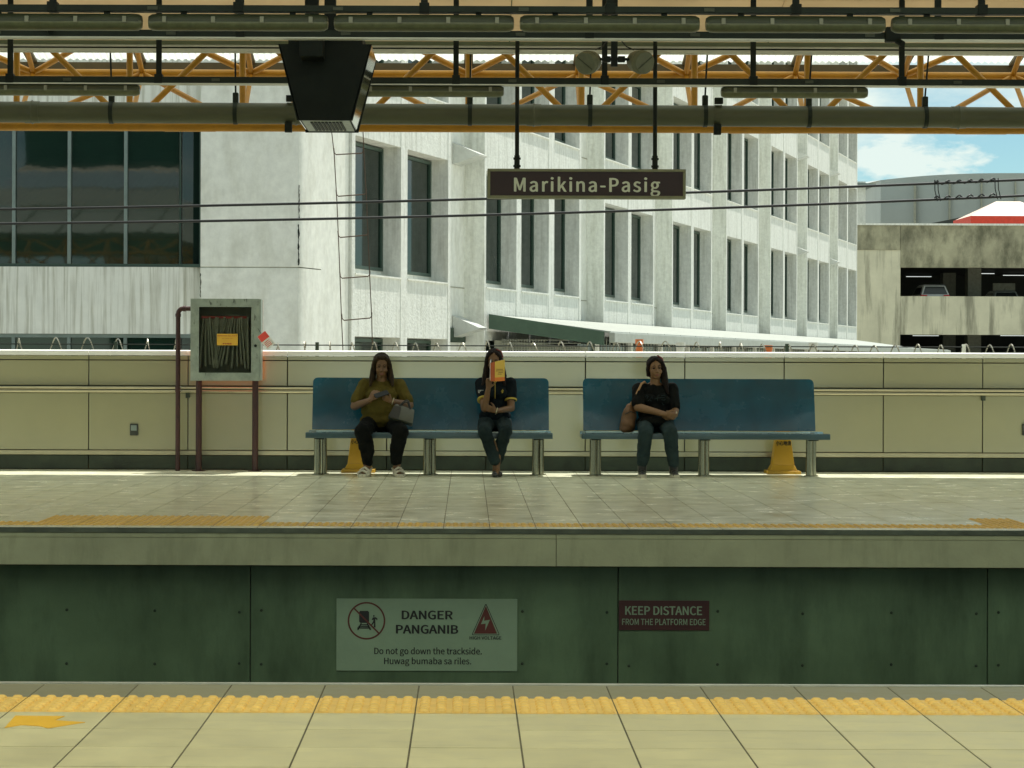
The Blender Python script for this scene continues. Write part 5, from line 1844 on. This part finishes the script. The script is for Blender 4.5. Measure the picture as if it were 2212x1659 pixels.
def face(H, rot, sc, parent, eyes_closed=False, lips='lip'):
    for s in (-1, 1):
        e = part_of(MB().ell(H(s * 0.029, -0.0775, -0.001), (0.0135 * sc, 0.007 * sc, (0.0035 if eyes_closed else 0.0065) * sc), rot), 'eye', 'eye', parent)
        part_of(MB().tube([H(s * 0.012, -0.0865, 0.021), H(s * 0.029, -0.0875, 0.027), H(s * 0.047, -0.077, 0.019)], 0.0042 * sc, 6), 'eyebrow', 'hair_dark', parent)
        part_of(MB().tube([H(s * 0.014, -0.083, 0.006), H(s * 0.029, -0.086, 0.0095), H(s * 0.044, -0.078, 0.004)], 0.0022 * sc, 6), 'eyelid', 'hair_dark', parent)
        part_of(MB().ell(H(s * 0.008, -0.0955, -0.0435), (0.0035 * sc, 0.003 * sc, 0.0025 * sc), rot), 'nostril', 'eye', parent)
    part_of(MB().ell(H(0, -0.0875, -0.068), (0.0215 * sc, 0.0065 * sc, 0.0042 * sc), rot), 'upper_lip', lips, parent)
    part_of(MB().ell(H(0, -0.0865, -0.0765), (0.0185 * sc, 0.0065 * sc, 0.0050 * sc), rot), 'lower_lip', lips, parent)


def limb(mb, pts, rs, seg=12):
    for (a, b), (ra, rb) in zip(zip(pts[:-1], pts[1:]), zip(rs[:-1], rs[1:])):
        mb.cap(a, ra, b, rb, seg)


V = Vector


def person_base(label, Xc, Yc=24.4):
    return thing('person', label, 'person', (Xc, Yc, 0))


def put_world(name, me, m, parent):
    """mesh made around the person's own origin"""
    o = put(name, me, m, None)
    o.parent = parent
    return o


def part_of(mb, name, m, t, smooth=True, bevel=0):
    me = mb.mesh(name, smooth=smooth, bevel=bevel)
    return put_world(name, me, m, t)


# person space: x right, y away from the camera (0 = bench middle), z up from the floor
# ---------------------------------------------------------------- woman in olive with a phone
t1 = person_base('woman in olive shirt and white sandals looking down at a phone', P(823, 1000, 24.3).x)
b = MB()
hc = V((0.0, -0.03, 1.172))
H, rot = head(b, hc, yaw=4, pitch=14, sc=1.03)
b.cap((0, 0.03, 1.0), 0.062, (0, 0.0, 1.10), 0.054)
b.ell((0, 0.04, 0.86), (0.185, 0.115, 0.17)); b.ell((0, 0.02, 0.66), (0.195, 0.15, 0.17)); b.ell((0, 0.06, 0.55), (0.20, 0.15, 0.10))
shA, shB = V((-0.185, 0.04, 0.955)), V((0.185, 0.04, 0.955))
elA, elB = V((-0.285, -0.05, 0.735)), V((0.300, -0.06, 0.745))
wrA, wrB = V((-0.115, -0.255, 0.800)), V((0.118, -0.262, 0.790))
limb(b, [shA, elA, wrA], [0.060, 0.047, 0.029]); limb(b, [shB, elB, wrB], [0.060, 0.047, 0.029])
hand(b, wrA, (0.45, -0.10, 0.80), (0.7, -0.5, 0.0), (0.85, 0.30, -0.2), curl=(22, 30, 20))
hand(b, wrB, (-0.82, -0.12, 0.42), (-0.1, -0.45, 0.8), (-0.2, 0.55, 0.35), curl=(35, 45, 30))
kA, kB = V((-0.185, -0.40, 0.475)), V((0.215, -0.40, 0.475))
aA, aB = V((-0.135, -0.36, 0.10)), V((0.175, -0.36, 0.10))
for (hp, kn, an, s) in ((V((-0.10, 0.04, 0.555)), kA, aA, -1), (V((0.10, 0.04, 0.555)), kB, aB, 1)):
    limb(b, [hp, kn, an + V((0, 0.02, 0.15)), an], [0.09, 0.066, 0.060, 0.040])
    limb(b, [an, an + V((s * 0.01, -0.02, -0.05)), an + V((s * 0.03, -0.16, -0.055))], [0.036, 0.034, 0.028])
body1 = put_world('body', solid(b, 'body', 0.0055, 3), 'skin', t1)
face(lambda x, y, z: H(x, y, z), rot, 1.03, t1, eyes_closed=True)
b = MB()
b.ell((0, 0.045, 0.875), (0.205, 0.132, 0.155)); b.ell((0, 0.015, 0.70), (0.218, 0.172, 0.165)); b.ell((0, 0.01, 0.585), (0.235, 0.185, 0.085))
b.cap((-0.17, 0.05, 0.955), 0.070, (0.17, 0.05, 0.955), 0.070)
b.ell((-0.07, -0.06, 0.84), (0.10, 0.065, 0.095)); b.ell((0.07, -0.06, 0.84), (0.10, 0.065, 0.095))
for sh, el in ((shA, elA), (shB, elB)):
    b.cap(sh, 0.076, sh.lerp(el, 0.72), 0.079)
put_world('shirt', solid(b, 'shirt', 0.007, 4, 0.014, (11, 11, 7)), 'olive_shirt', t1)
b = MB()
b.ell((0, 0.06, 0.545), (0.225, 0.165, 0.095))
for (hp, kn, an) in ((V((-0.11, 0.04, 0.552)), kA, aA), (V((0.11, 0.04, 0.552)), kB, aB)):
    limb(b, [hp, kn, an + V((0, 0.02, 0.17)), an + V((0, 0, 0.055))], [0.105, 0.085, 0.076, 0.056])
put_world('trousers', solid(b, 'trousers', 0.007, 4, 0.011, (10, 10, 14)), 'black_cloth', t1)
b = MB()
sk = lambda x, y, z: H(x, y, z)
b.ell(sk(0, 0.032, 0.040), (0.092, 0.092, 0.092), rot)
b.ell(sk(0, -0.030, 0.092), (0.060, 0.050, 0.028), rot)
b.ell(sk(0, 0.07, -0.03), (0.088, 0.058, 0.11), rot)
for s in (-1, 1):
    limb(b, [sk(s * 0.030, -0.055, 0.098), sk(s * 0.072, -0.035, 0.055), sk(s * 0.086, -0.008, -0.03), V((s * 0.105, -0.035, 1.035)), V((s * 0.118, -0.065, 0.955))],
         [0.020, 0.024, 0.026, 0.026, 0.014])
    limb(b, [sk(s * 0.070, 0.03, 0.0), V((s * 0.095, 0.03, 1.04)), V((s * 0.10, 0.02, 0.95))], [0.032, 0.034, 0.02])
put_world('hair', solid(b, 'hair', 0.0055, 3, 0.006, (85, 85, 6)), 'hair_brown', t1)


def sandal(t, an, s, m):
    f = an + V((s * 0.02, -0.08, 0))
    yaw = s * 0.20
    def Q(x, y, z):
        return V((f.x + x * math.cos(yaw) - y * math.sin(yaw), f.y + x * math.sin(yaw) + y * math.cos(yaw), z))
    out = [(-0.038, 0.12), (-0.030, 0.14), (0.030, 0.14), (0.038, 0.12), (0.036, 0.02), (0.050, -0.08), (0.044, -0.13), (0.02, -0.155), (-0.02, -0.155), (-0.044, -0.13), (-0.050, -0.08), (-0.036, 0.02)]
    vs = [Q(x, y, 0.0) for x, y in out] + [Q(x, y, 0.034) for x, y in out]
    n = len(out)
    so_ = MB().add(vs, [tuple(range(n)), tuple(range(2 * n - 1, n - 1, -1))] + [(i, i + n, (i + 1) % n + n, (i + 1) % n) for i in range(n)])
    o = part_of(so_, 'sandal', m, t, bevel=0.005)
    for (y, h, w) in ((-0.095, 0.070, 0.050), (-0.02, 0.098, 0.046)):
        mb = MB()
        for dy in (-0.018, 0.0, 0.018):
            mb.tube([Q(-w, y + dy, 0.02), Q(-w * 0.85, y + dy, h * 0.75), Q(0, y + dy + 0.006, h), Q(w * 0.85, y + dy, h * 0.75), Q(w, y + dy, 0.02)], 0.011, 8)
        q = part_of(mb, 'sandal_strap', m, o)
    mb = MB()
    mb.tube([Q(-0.042, 0.02, 0.04), Q(-0.046, 0.10, 0.085), Q(0, 0.135, 0.09), Q(0.046, 0.10, 0.085), Q(0.042, 0.02, 0.04)], 0.012, 8)
    part_of(mb, 'heel_strap', m, o)


sandal(t1, aA, -1, 'shoe_white')
sandal(t1, aB, 1, 'shoe_white')
b = MB().tube([wrB + V((0.030 * math.cos(k) * 0.35 + 0.012, 0.034 * math.sin(k), 0.034 * math.cos(k))) for k in [i * 2 * math.pi / 12 for i in range(12)]], 0.006, 6, closed=True)
part_of(b, 'bracelet', 'watch_metal', t1)
# phone
ph = V((t1.location.x + 0.012, 24.4 - 0.335, 0.868))
ph_t = thing('phone', 'dark mobile phone held by the woman in olive', 'phone', ph)
rt = Matrix.Rotation(R(-52), 3, 'X') @ Matrix.Rotation(R(62), 3, 'Y')
bx = MB().box(-0.037, 0.037, -0.0045, 0.0045, -0.078, 0.078)
bx.v = [tuple(rt @ V(v) + ph) for v in bx.v]
bx.build('case', 'phone', ph_t, bevel=0.003)
bx = MB().box(-0.034, 0.034, 0.0046, 0.0056, -0.074, 0.074)
bx.v = [tuple(rt @ V(v) + ph) for v in bx.v]
bx.build('screen', 'glass_dark', ph_t)
# handbag on her lap
bg_c = V((t1.location.x + 0.235, 24.4 - 0.31, 0.655))
hb = thing('handbag', 'small grey handbag with black handles on the lap of the woman in olive', 'bag', bg_c - V((0, 0, 0.1)))
rt = Matrix.Rotation(R(18), 3, 'Y') @ Matrix.Rotation(R(-22), 3, 'X')
def bagpt(x, y, z):
    return rt @ V((x, y, z)) + bg_c
bm_ = MB().hexa([bagpt(-0.135, -0.055, -0.085), bagpt(0.135, -0.055, -0.085), bagpt(0.135, 0.055, -0.085), bagpt(-0.135, 0.055, -0.085)],
                [bagpt(-0.105, -0.022, 0.085), bagpt(0.105, -0.022, 0.085), bagpt(0.105, 0.022, 0.085), bagpt(-0.105, 0.022, 0.085)])
bm_.build('pouch', 'bag_grey', hb, bevel=0.014, smooth=True)
MB().hexa([bagpt(-0.137, -0.060, -0.09), bagpt(-0.02, -0.060, -0.09), bagpt(-0.02, -0.050, -0.09), bagpt(-0.137, -0.050, -0.09)],
          [bagpt(-0.112, -0.035, 0.06), bagpt(-0.035, -0.035, 0.06), bagpt(-0.035, -0.02, 0.06), bagpt(-0.112, -0.02, 0.06)]).build('dark_panel', 'bag_black', hb, bevel=0.004)
for s in (-1, 1):
    pts = [bagpt(-0.06 + 0.12 * k / 10, s * 0.026, 0.07 + 0.085 * math.sin(math.pi * k / 10)) for k in range(11)]
    MB().tube(pts, 0.008, 8).build('handle', 'bag_black', hb, smooth=True)

# ---------------------------------------------------------------- woman reading a book
t2 = person_base('woman in dark polo shirt holding an open book before her face', P(1069, 1000, 24.3).x)
b = MB()
hc = V((-0.01, 0.0, 1.225))
H2, rot2 = head(b, hc, yaw=-6, pitch=10, roll=0, sc=0.98)
b.cap((0, 0.05, 1.03), 0.052, (-0.005, 0.03, 1.15), 0.046)
b.ell((0, 0.06, 0.90), (0.150, 0.095, 0.16)); b.ell((0, 0.06, 0.70), (0.135, 0.10, 0.16)); b.ell((0, 0.07, 0.56), (0.165, 0.13, 0.10))
shA, shB = V((-0.152, 0.06, 0.985)), V((0.165, 0.06, 0.985))
elA, elB = V((-0.112, -0.16, 0.715)), V((0.172, -0.04, 0.715))
wrA, wrB = V((-0.075, -0.235, 0.930)), V((0.010, -0.215, 0.690))
limb(b, [shA, elA, wrA], [0.050, 0.040, 0.026]); limb(b, [shB, elB, wrB], [0.050, 0.040, 0.026])
hand(b, wrA, (0.10, -0.12, 0.92), (0.8, 0.2, 0.0), (0.15, -0.9, 0.1), curl=(25, 45, 35), thumb=0.9)
hand(b, wrB, (-0.86, 0.02, 0.30), (0.2, -0.3, 0.85), (-0.1, 0.85, 0.2), curl=(20, 28, 20))
kA, kB = V((-0.115, -0.40, 0.485)), V((0.105, -0.40, 0.485))
aA, aB = V((-0.015, -0.33, 0.115)), V((0.030, -0.24, 0.115))
for (hp, kn, an, s) in ((V((-0.085, 0.05, 0.555)), kA, V((0.020, -0.36, 0.10)), 1), (V((0.085, 0.05, 0.555)), kB, V((0.005, -0.27, 0.105)), -1)):
    limb(b, [hp, kn, an + V((0, 0.02, 0.15)), an], [0.078, 0.054, 0.046, 0.031])
    limb(b, [an, an + V((s * 0.005, -0.02, -0.05)), an + V((s * -0.015, -0.15, -0.062))], [0.030, 0.030, 0.024])
put_world('body', solid(b, 'body', 0.0055, 3), 'skin', t2)
face(lambda x, y, z: H2(x, y, z), rot2, 0.98, t2)
b = MB()
b.ell((0, 0.06, 0.895), (0.162, 0.110, 0.155)); b.ell((0, 0.06, 0.74), (0.150, 0.115, 0.15)); b.ell((0, 0.06, 0.63), (0.172, 0.135, 0.10))
b.cap((-0.135, 0.06, 0.985), 0.058, (0.148, 0.06, 0.985), 0.058)
b.ell((-0.06, -0.03, 0.875), (0.065, 0.05, 0.06)); b.ell((0.065, -0.03, 0.875), (0.065, 0.05, 0.06))
cuffs = []
for sh, el in ((shA, elA), (shB, elB)):
    b.cap(sh, 0.062, sh.lerp(el, 0.55), 0.062)
    cuffs.append((sh.lerp(el, 0.60), (el - sh).normalized()))
put_world('shirt', solid(b, 'shirt', 0.0065, 4, 0.011, (12, 12, 8)), 'navy_shirt', t2)
for c_, d_ in cuffs:
    part_of(MB().tube([c_ + d_ * 0.012, c_ + d_ * 0.026], 0.0665, 18), 'cuff_band', 'trim_yellow', t2)
cp = MB().tube([(-0.035, -0.035, 1.040), (0.0, -0.056, 0.985), (0.035, -0.035, 1.040)], 0.007, 6)
part_of(cp, 'collar_trim', 'trim_yellow', t2)
part_of(MB().tube([(0.0, -0.058, 0.985), (0.0, -0.078, 0.90), (0.0, -0.07, 0.82)], 0.003, 5), 'placket_piping', 'trim_yellow', t2)
lg = MB()
for q in ([(-0.008, 0), (0.006, 0.004), (0.010, 0.030), (0.002, 0.046), (-0.006, 0.030)], [(-0.014, 0.018), (0.016, 0.022), (0.014, 0.030), (-0.012, 0.027)]):
    lg.prism([(0.078 + x, 0.878 + z) for x, z in q], -0.0895, -0.086, 'xz')
part_of(lg, 'shirt_emblem', 'trim_yellow', t2)
me = text_mesh('USA', 0.052, -0.150, 0.880, -0.088, 0.001, 0.06, caph=0.032)
put_world('sleeve_lettering', me, 'paper_white', t2)
b = MB()
b.ell((0, 0.07, 0.55), (0.185, 0.145, 0.09))
legs2 = ((V((-0.09, 0.05, 0.552)), kA, V((0.022, -0.36, 0.10))), (V((0.09, 0.05, 0.552)), kB, V((0.005, -0.27, 0.105))))
for (hp, kn, an) in legs2:
    m_ = kn.lerp(an, 0.5) + V((0, 0.01, 0))
    e_ = kn.lerp(an, 0.80)
    limb(b, [hp, kn, m_, e_], [0.092, 0.070, 0.066, 0.064])
put_world('jeans', solid(b, 'jeans', 0.0065, 4, 0.009, (10, 10, 16)), 'dark_denim', t2)
b = MB()
sk = H2
b.ell(sk(0, 0.030, 0.042), (0.088, 0.090, 0.090), rot2)
b.ell(sk(0, 0.068, -0.04), (0.085, 0.056, 0.12), rot2)
for s in (-1, 1):
    limb(b, [sk(s * 0.028, -0.050, 0.098), sk(s * 0.070, -0.030, 0.050), sk(s * 0.084, -0.005, -0.04), V((s * 0.100 - 0.012, 0.0, 1.05)), V((s * 0.105 - 0.03 * (s < 0), -0.03, 0.965))],
         [0.018, 0.022, 0.025, 0.026, 0.012])
    limb(b, [sk(s * 0.068, 0.035, 0.0), V((s * 0.090, 0.06, 1.06)), V((s * 0.095, 0.05, 0.96))], [0.030, 0.034, 0.018])
put_world('hair', solid(b, 'hair', 0.0055, 3, 0.006, (85, 85, 6)), 'hair_dark', t2)
b = MB()
limb(b, [sk(0.03, -0.01, 0.128), sk(0.070, 0.025, 0.098), sk(0.094, 0.03, 0.035)], [0.008, 0.012, 0.007])
part_of(b, 'red_rim_light', 'hair_rim_light', t2)  # rim light on the crown, modelled as a red strand


def flat_shoe(t, an, dx, m, sole=None, boot=False, toe=0.15):
    b = MB()
    f0, f1 = an + V((0, 0.045, -an.z + 0.035)), an + V((dx, -toe, -an.z + 0.030))
    limb(b, [f0, f0.lerp(f1, 0.5), f1], [0.036, 0.040, 0.034])
    if boot:
        limb(b, [f0 + V((0, -0.03, 0.02)), an + V((0, 0.0, 0.045))], [0.046, 0.050])
        b.ell(f0.lerp(f1, 0.55) + V((0, 0, 0.02)), (0.038, 0.05, 0.035))
    me = solid(b, 'shoe', 0.006, 2)
    for v in me.vertices:
        if v.co.z < 0.004:
            v.co.z = 0.004
    o = put_world('shoe', me, m, t)
    ang = math.atan2(dx, toe)
    if sole:
        out = [(0.047 * math.cos(a) * (1.08 if math.sin(a) < 0 else 0.95), 0.142 * math.sin(a)) for a in [2 * math.pi * k / 18 for k in range(18)]]
        c_ = f0.lerp(f1, 0.5)
        vs = []
        for zz in (0.0, 0.036):
            for x, y in out:
                vs.append((c_.x + x * math.cos(ang) + y * -math.sin(ang), c_.y - 0.0 + y * math.cos(ang) + x * math.sin(ang) * 0, zz))
        n = len(out)
        so_ = MB().add(vs, [tuple(range(n)), tuple(range(2 * n - 1, n - 1, -1))] + [(i, i + n, (i + 1) % n + n, (i + 1) % n) for i in range(n)])
        q = part_of(so_, 'sole', sole, o)
    return o


flat_shoe(t2, V((0.020, -0.36, 0.10)), -0.025, 'shoe_black')
flat_shoe(t2, V((0.005, -0.27, 0.105)), 0.04, 'shoe_black')
part_of(MB().tube([wrB + V((0.004 + 0.010 * math.cos(k), 0.032 * math.sin(k), 0.034 * math.cos(k))) for k in [i * 2 * math.pi / 12 for i in range(12)]], 0.006, 6, closed=True), 'watch', 'watch_metal', t2)
# book
Xb, Yb_, Zb = t2.location.x, 24.4 - 0.315, 1.085
a, c = P(1056, 776, Yb_), P(1092, 823, Yb_)
bk = thing('book', 'open paperback with yellow and orange cover held up by the seated reader', 'book', ((a.x + c.x) / 2, Yb_, c.z))
xs_, xe = P(1069, 800, Yb_).x, P(1090.5, 800, Yb_).x
xl_ = P(1057, 800, Yb_).x
zb_, zt__ = P(1075, 824, Yb_).z, P(1075, 781, Yb_).z
tl_ = 0.02
def slab(name, m, p0, p1, z0, z1, z2, z3, th, parent=bk):
    n_ = V((-(p1.y - p0.y), p1.x - p0.x, 0)).normalized() * th
    return MB().hexa([(p0.x, p0.y, z0), (p1.x, p1.y, z1), (p1.x + n_.x, p1.y + n_.y, z1), (p0.x + n_.x, p0.y + n_.y, z0)],
                     [(p0.x, p0.y, z3), (p1.x, p1.y, z2), (p1.x + n_.x, p1.y + n_.y, z2), (p0.x + n_.x, p0.y + n_.y, z3)]).build(name, m, parent)
A_, B_, C_ = V((xl_, Yb_ - 0.0, 0)), V((xs_, Yb_ - 0.03, 0)), V((xe, Yb_ + 0.035, 0))
h0 = zb_ + 0.045
fc = slab('front_cover', 'book_yellow', B_, C_, h0 - 0.004, h0 + 0.003, zt__ + 0.022, zt__ - 0.002, 0.004)
slab('cover_band', 'book_orange', B_, C_, zb_, zb_ + 0.007, h0 + 0.003, h0 - 0.004, 0.0042)
slab('spine', 'book_spine', A_ + V((0.012, 0.01, 0)), B_ + V((-0.001, 0, 0)), zb_ + 0.004, zb_, zt__ - 0.002, zt__ - 0.014, 0.004)
slab('pages', 'paper_white', B_ + V((0.003, 0.006, 0)), C_ + V((-0.003, 0.005, 0)), zb_ + 0.004, zb_ + 0.011, zt__ + 0.020, zt__ - 0.004, 0.022)
A2 = V((xl_ - 0.002, Yb_ + 0.07, 0))
slab('back_cover', 'paper_white', A_ + V((0.010, 0.012, 0)), A2 + V((0.022, 0, 0)), zb_ + 0.01, zb_ + 0.014, zt__ + 0.022, zt__ + 0.0, 0.004)
ln = (C_ - B_)
ms = []
for txt, zz, fr in (('Academic', 0.115, 0.62), ('and Writing', 0.095, 0.68), ('at Work', 0.075, 0.42)):
    pass
tlm = MB()
for zz, f0, f1 in ((0.125, 0.16, 0.80), (0.108, 0.12, 0.86), (0.091, 0.36, 0.80), (0.074, 0.30, 0.70)):
    p0, p1 = B_ + ln * f0 + V((0.0, -0.0015, 0)), B_ + ln * f1 + V((0, -0.0015, 0))
    k = 0.0
    while k < 0.95:
        q0, q1 = p0.lerp(p1, k), p0.lerp(p1, min(1, k + 0.13))
        tlm.hexa([(q0.x, q0.y, zb_ + zz), (q1.x, q1.y, zb_ + zz), (q1.x, q1.y + 0.001, zb_ + zz), (q0.x, q0.y + 0.001, zb_ + zz)],
                 [(q0.x, q0.y, zb_ + zz + 0.007), (q1.x, q1.y, zb_ + zz + 0.007), (q1.x, q1.y + 0.001, zb_ + zz + 0.007), (q0.x, q0.y + 0.001, zb_ + zz + 0.007)])
        k += 0.17
o = tlm.build('cover_print', 'bag_brown', fc)

# ---------------------------------------------------------------- woman with crossed hands
t3 = person_base('woman in black printed shirt and jeans with hands crossed on her lap', P(1417, 1000, 24.3).x)
b = MB()
hc = V((-0.005, 0.0, 1.150))
H3, rot3 = head(b, hc, yaw=8, pitch=0, roll=-4, sc=1.02)
b.cap((0, 0.05, 0.97), 0.056, (0, 0.025, 1.08), 0.050)
b.ell((0, 0.06, 0.85), (0.165, 0.105, 0.16)); b.ell((0, 0.05, 0.68), (0.165, 0.125, 0.16)); b.ell((0, 0.06, 0.55), (0.185, 0.14, 0.10))
shA, shB = V((-0.172, 0.06, 0.925)), V((0.178, 0.06, 0.925))
elA, elB = V((-0.195, -0.10, 0.735)), V((0.205, -0.04, 0.700))
wrA, wrB = V((0.075, -0.275, 0.665)), V((0.190, -0.215, 0.650))
limb(b, [shA, elA, wrA], [0.056, 0.048, 0.030]); limb(b, [shB, elB, wrB], [0.056, 0.046, 0.029])
hand(b, wrA, (0.88, -0.08, -0.25), (0.1, -0.2, 0.9), (0.0, 0.8, -0.2), curl=(25, 30, 20))
hand(b, wrB, (-0.85, -0.25, -0.18), (0.0, -0.3, 0.9), (0.0, 0.85, 0.1), curl=(22, 28, 20))
kA, kB = V((-0.135, -0.40, 0.475)), V((0.125, -0.40, 0.475))
aA, aB = V((-0.165, -0.35, 0.10)), V((0.165, -0.35, 0.10))
for (hp, kn, an, s) in ((V((-0.095, 0.05, 0.555)), kA, aA, -1), (V((0.095, 0.05, 0.555)), kB, aB, 1)):
    limb(b, [hp, kn, an + V((0, 0.02, 0.15)), an], [0.085, 0.060, 0.053, 0.036])
    limb(b, [an, an + V((0, -0.02, -0.05)), an + V((s * 0.01, -0.13, -0.062))], [0.032, 0.030, 0.024])
put_world('body', solid(b, 'body', 0.0055, 3), 'skin_light', t3)
face(lambda x, y, z: H3(x, y, z), rot3, 1.02, t3)
b = MB()
b.ell((0, 0.06, 0.845), (0.182, 0.122, 0.155)); b.ell((0, 0.045, 0.68), (0.188, 0.150, 0.155)); b.ell((0, 0.03, 0.575), (0.205, 0.175, 0.085))
b.ell((0, -0.13, 0.585), (0.165, 0.12, 0.055))
b.cap((-0.155, 0.06, 0.928), 0.064, (0.158, 0.06, 0.928), 0.064)
b.ell((-0.07, -0.045, 0.815), (0.075, 0.055, 0.065)); b.ell((0.07, -0.045, 0.815), (0.075, 0.055, 0.065))
for sh, el in ((shA, elA), (shB, elB)):
    b.cap(sh, 0.070, sh.lerp(el, 0.78), 0.074)
put_world('shirt', solid(b, 'shirt', 0.0065, 4, 0.012, (12, 12, 8)), 'black_cloth', t3)
pr = MB()
rr3 = random.Random(3)
strokes = [[(-0.115, 0.845), (-0.10, 0.862), (-0.085, 0.850), (-0.10, 0.828)], [(-0.06, 0.825), (-0.045, 0.85), (-0.035, 0.825)], [(-0.02, 0.822), (0.03, 0.835), (0.09, 0.838)],
           [(0.012, 0.80), (0.02, 0.865), (0.035, 0.862)], [(0.05, 0.858), (0.075, 0.862), (0.10, 0.855)], [(0.055, 0.815), (0.085, 0.81), (0.10, 0.822)],
           [(0.06, 0.785), (0.07, 0.765), (0.085, 0.76)], [(-0.09, 0.80), (-0.07, 0.815), (-0.05, 0.80)]]
for st in strokes:
    pts = []
    for (x, z) in st:
        pts.append((x, -0.108 + 0.9 * x * x - (0.0 if abs(x) > 0.03 else 0.0), z))
    pr.tube(pts, 0.0035, 5)
part_of(pr, 'shirt_print', 'denim', t3)
b = MB()
b.ell((0, 0.06, 0.545), (0.205, 0.155, 0.09))
for (hp, kn, an) in ((V((-0.10, 0.05, 0.552)), kA, aA), (V((0.10, 0.05, 0.552)), kB, aB)):
    limb(b, [hp, kn, kn.lerp(an, 0.5) + V((0, 0.01, 0)), an + V((0, 0, 0.05))], [0.096, 0.078, 0.072, 0.058])
put_world('jeans', solid(b, 'jeans', 0.0065, 4, 0.008, (13, 13, 16)), 'denim', t3)
b = MB()
sk = H3
b.ell(sk(0.004, 0.032, 0.040), (0.090, 0.092, 0.092), rot3)
b.ell(sk(0.01, 0.066, -0.03), (0.082, 0.056, 0.10), rot3)
limb(b, [sk(-0.02, -0.055, 0.098), sk(-0.068, -0.032, 0.055), sk(-0.082, 0.0, -0.01), sk(-0.078, 0.02, -0.07)], [0.018, 0.022, 0.020, 0.014])
limb(b, [sk(0.0, -0.055, 0.102), sk(0.062, -0.040, 0.062), sk(0.090, -0.008, -0.02), V((0.105, -0.01, 0.99)), V((0.128, -0.035, 0.885))], [0.020, 0.026, 0.032, 0.032, 0.012])
limb(b, [sk(0.07, 0.035, 0.0), V((0.100, 0.05, 1.0)), V((0.11, 0.03, 0.90))], [0.032, 0.034, 0.018])
put_world('hair', solid(b, 'hair', 0.0055, 3, 0.006, (85, 85, 6)), 'hair_dark', t3)
b = MB()
limb(b, [sk(0.035, -0.01, 0.130), sk(0.080, 0.01, 0.098), sk(0.102, 0.02, 0.040)], [0.008, 0.013, 0.008])
part_of(b, 'red_rim_light', 'hair_rim_light', t3)  # sun catching the hair edge, built as a red strand
flat_shoe(t3, aA, -0.01, 'shoe_black', 'shoe_white', True)
flat_shoe(t3, aB, 0.01, 'shoe_black', 'shoe_white', True)
part_of(MB().tube([wrB + V((0.008 + 0.010 * math.cos(k), 0.034 * math.sin(k), 0.036 * math.cos(k))) for k in [i * 2 * math.pi / 12 for i in range(12)]], 0.007, 6, closed=True), 'bracelet', 'watch_metal', t3)
# shoulder bag beside her
q = P(1357, 937, 24.3)
sb_ = thing('shoulder_bag', 'brown slouchy shoulder bag on the bench beside the woman in black', 'bag', (q.x, 24.36, 0.46))
b = MB()
bx0 = q.x
b.ell((bx0, 24.36, 0.545), (0.085, 0.10, 0.095)); b.ell((bx0 + 0.012, 24.37, 0.64), (0.072, 0.085, 0.10)); b.ell((bx0 + 0.03, 24.38, 0.725), (0.05, 0.06, 0.045))
b.ell((bx0 - 0.02, 24.35, 0.50), (0.07, 0.09, 0.045)); b.cap((bx0, 24.36, 0.55), 0.088, (bx0 + 0.02, 24.375, 0.68), 0.066)
me = solid(b, 'pouch', 0.007, 25, 0.010, (14, 14, 10))
for v in me.vertices:
    v.co.z = max(v.co.z, 0.464)
put('pouch', me, 'bag_brown', sb_)
sx = t3.location.x
MB().tube([(bx0 + 0.02, 24.37, 0.75), (sx - 0.225, 24.34, 0.84), (sx - 0.150, 24.385, 0.985), (sx - 0.115, 24.43, 1.003), (sx - 0.095, 24.50, 0.98), (sx - 0.14, 24.56, 0.80), (bx0 + 0.05, 24.45, 0.72)], 0.012, 8).build('strap', 'strap_tan', sb_, smooth=True)
MB().tube([(bx0 - 0.035, 24.27, 0.66), (bx0 + 0.02, 24.262, 0.69), (bx0 + 0.075, 24.29, 0.67)], 0.006, 6).build('zip', 'bag_black', sb_, smooth=True)
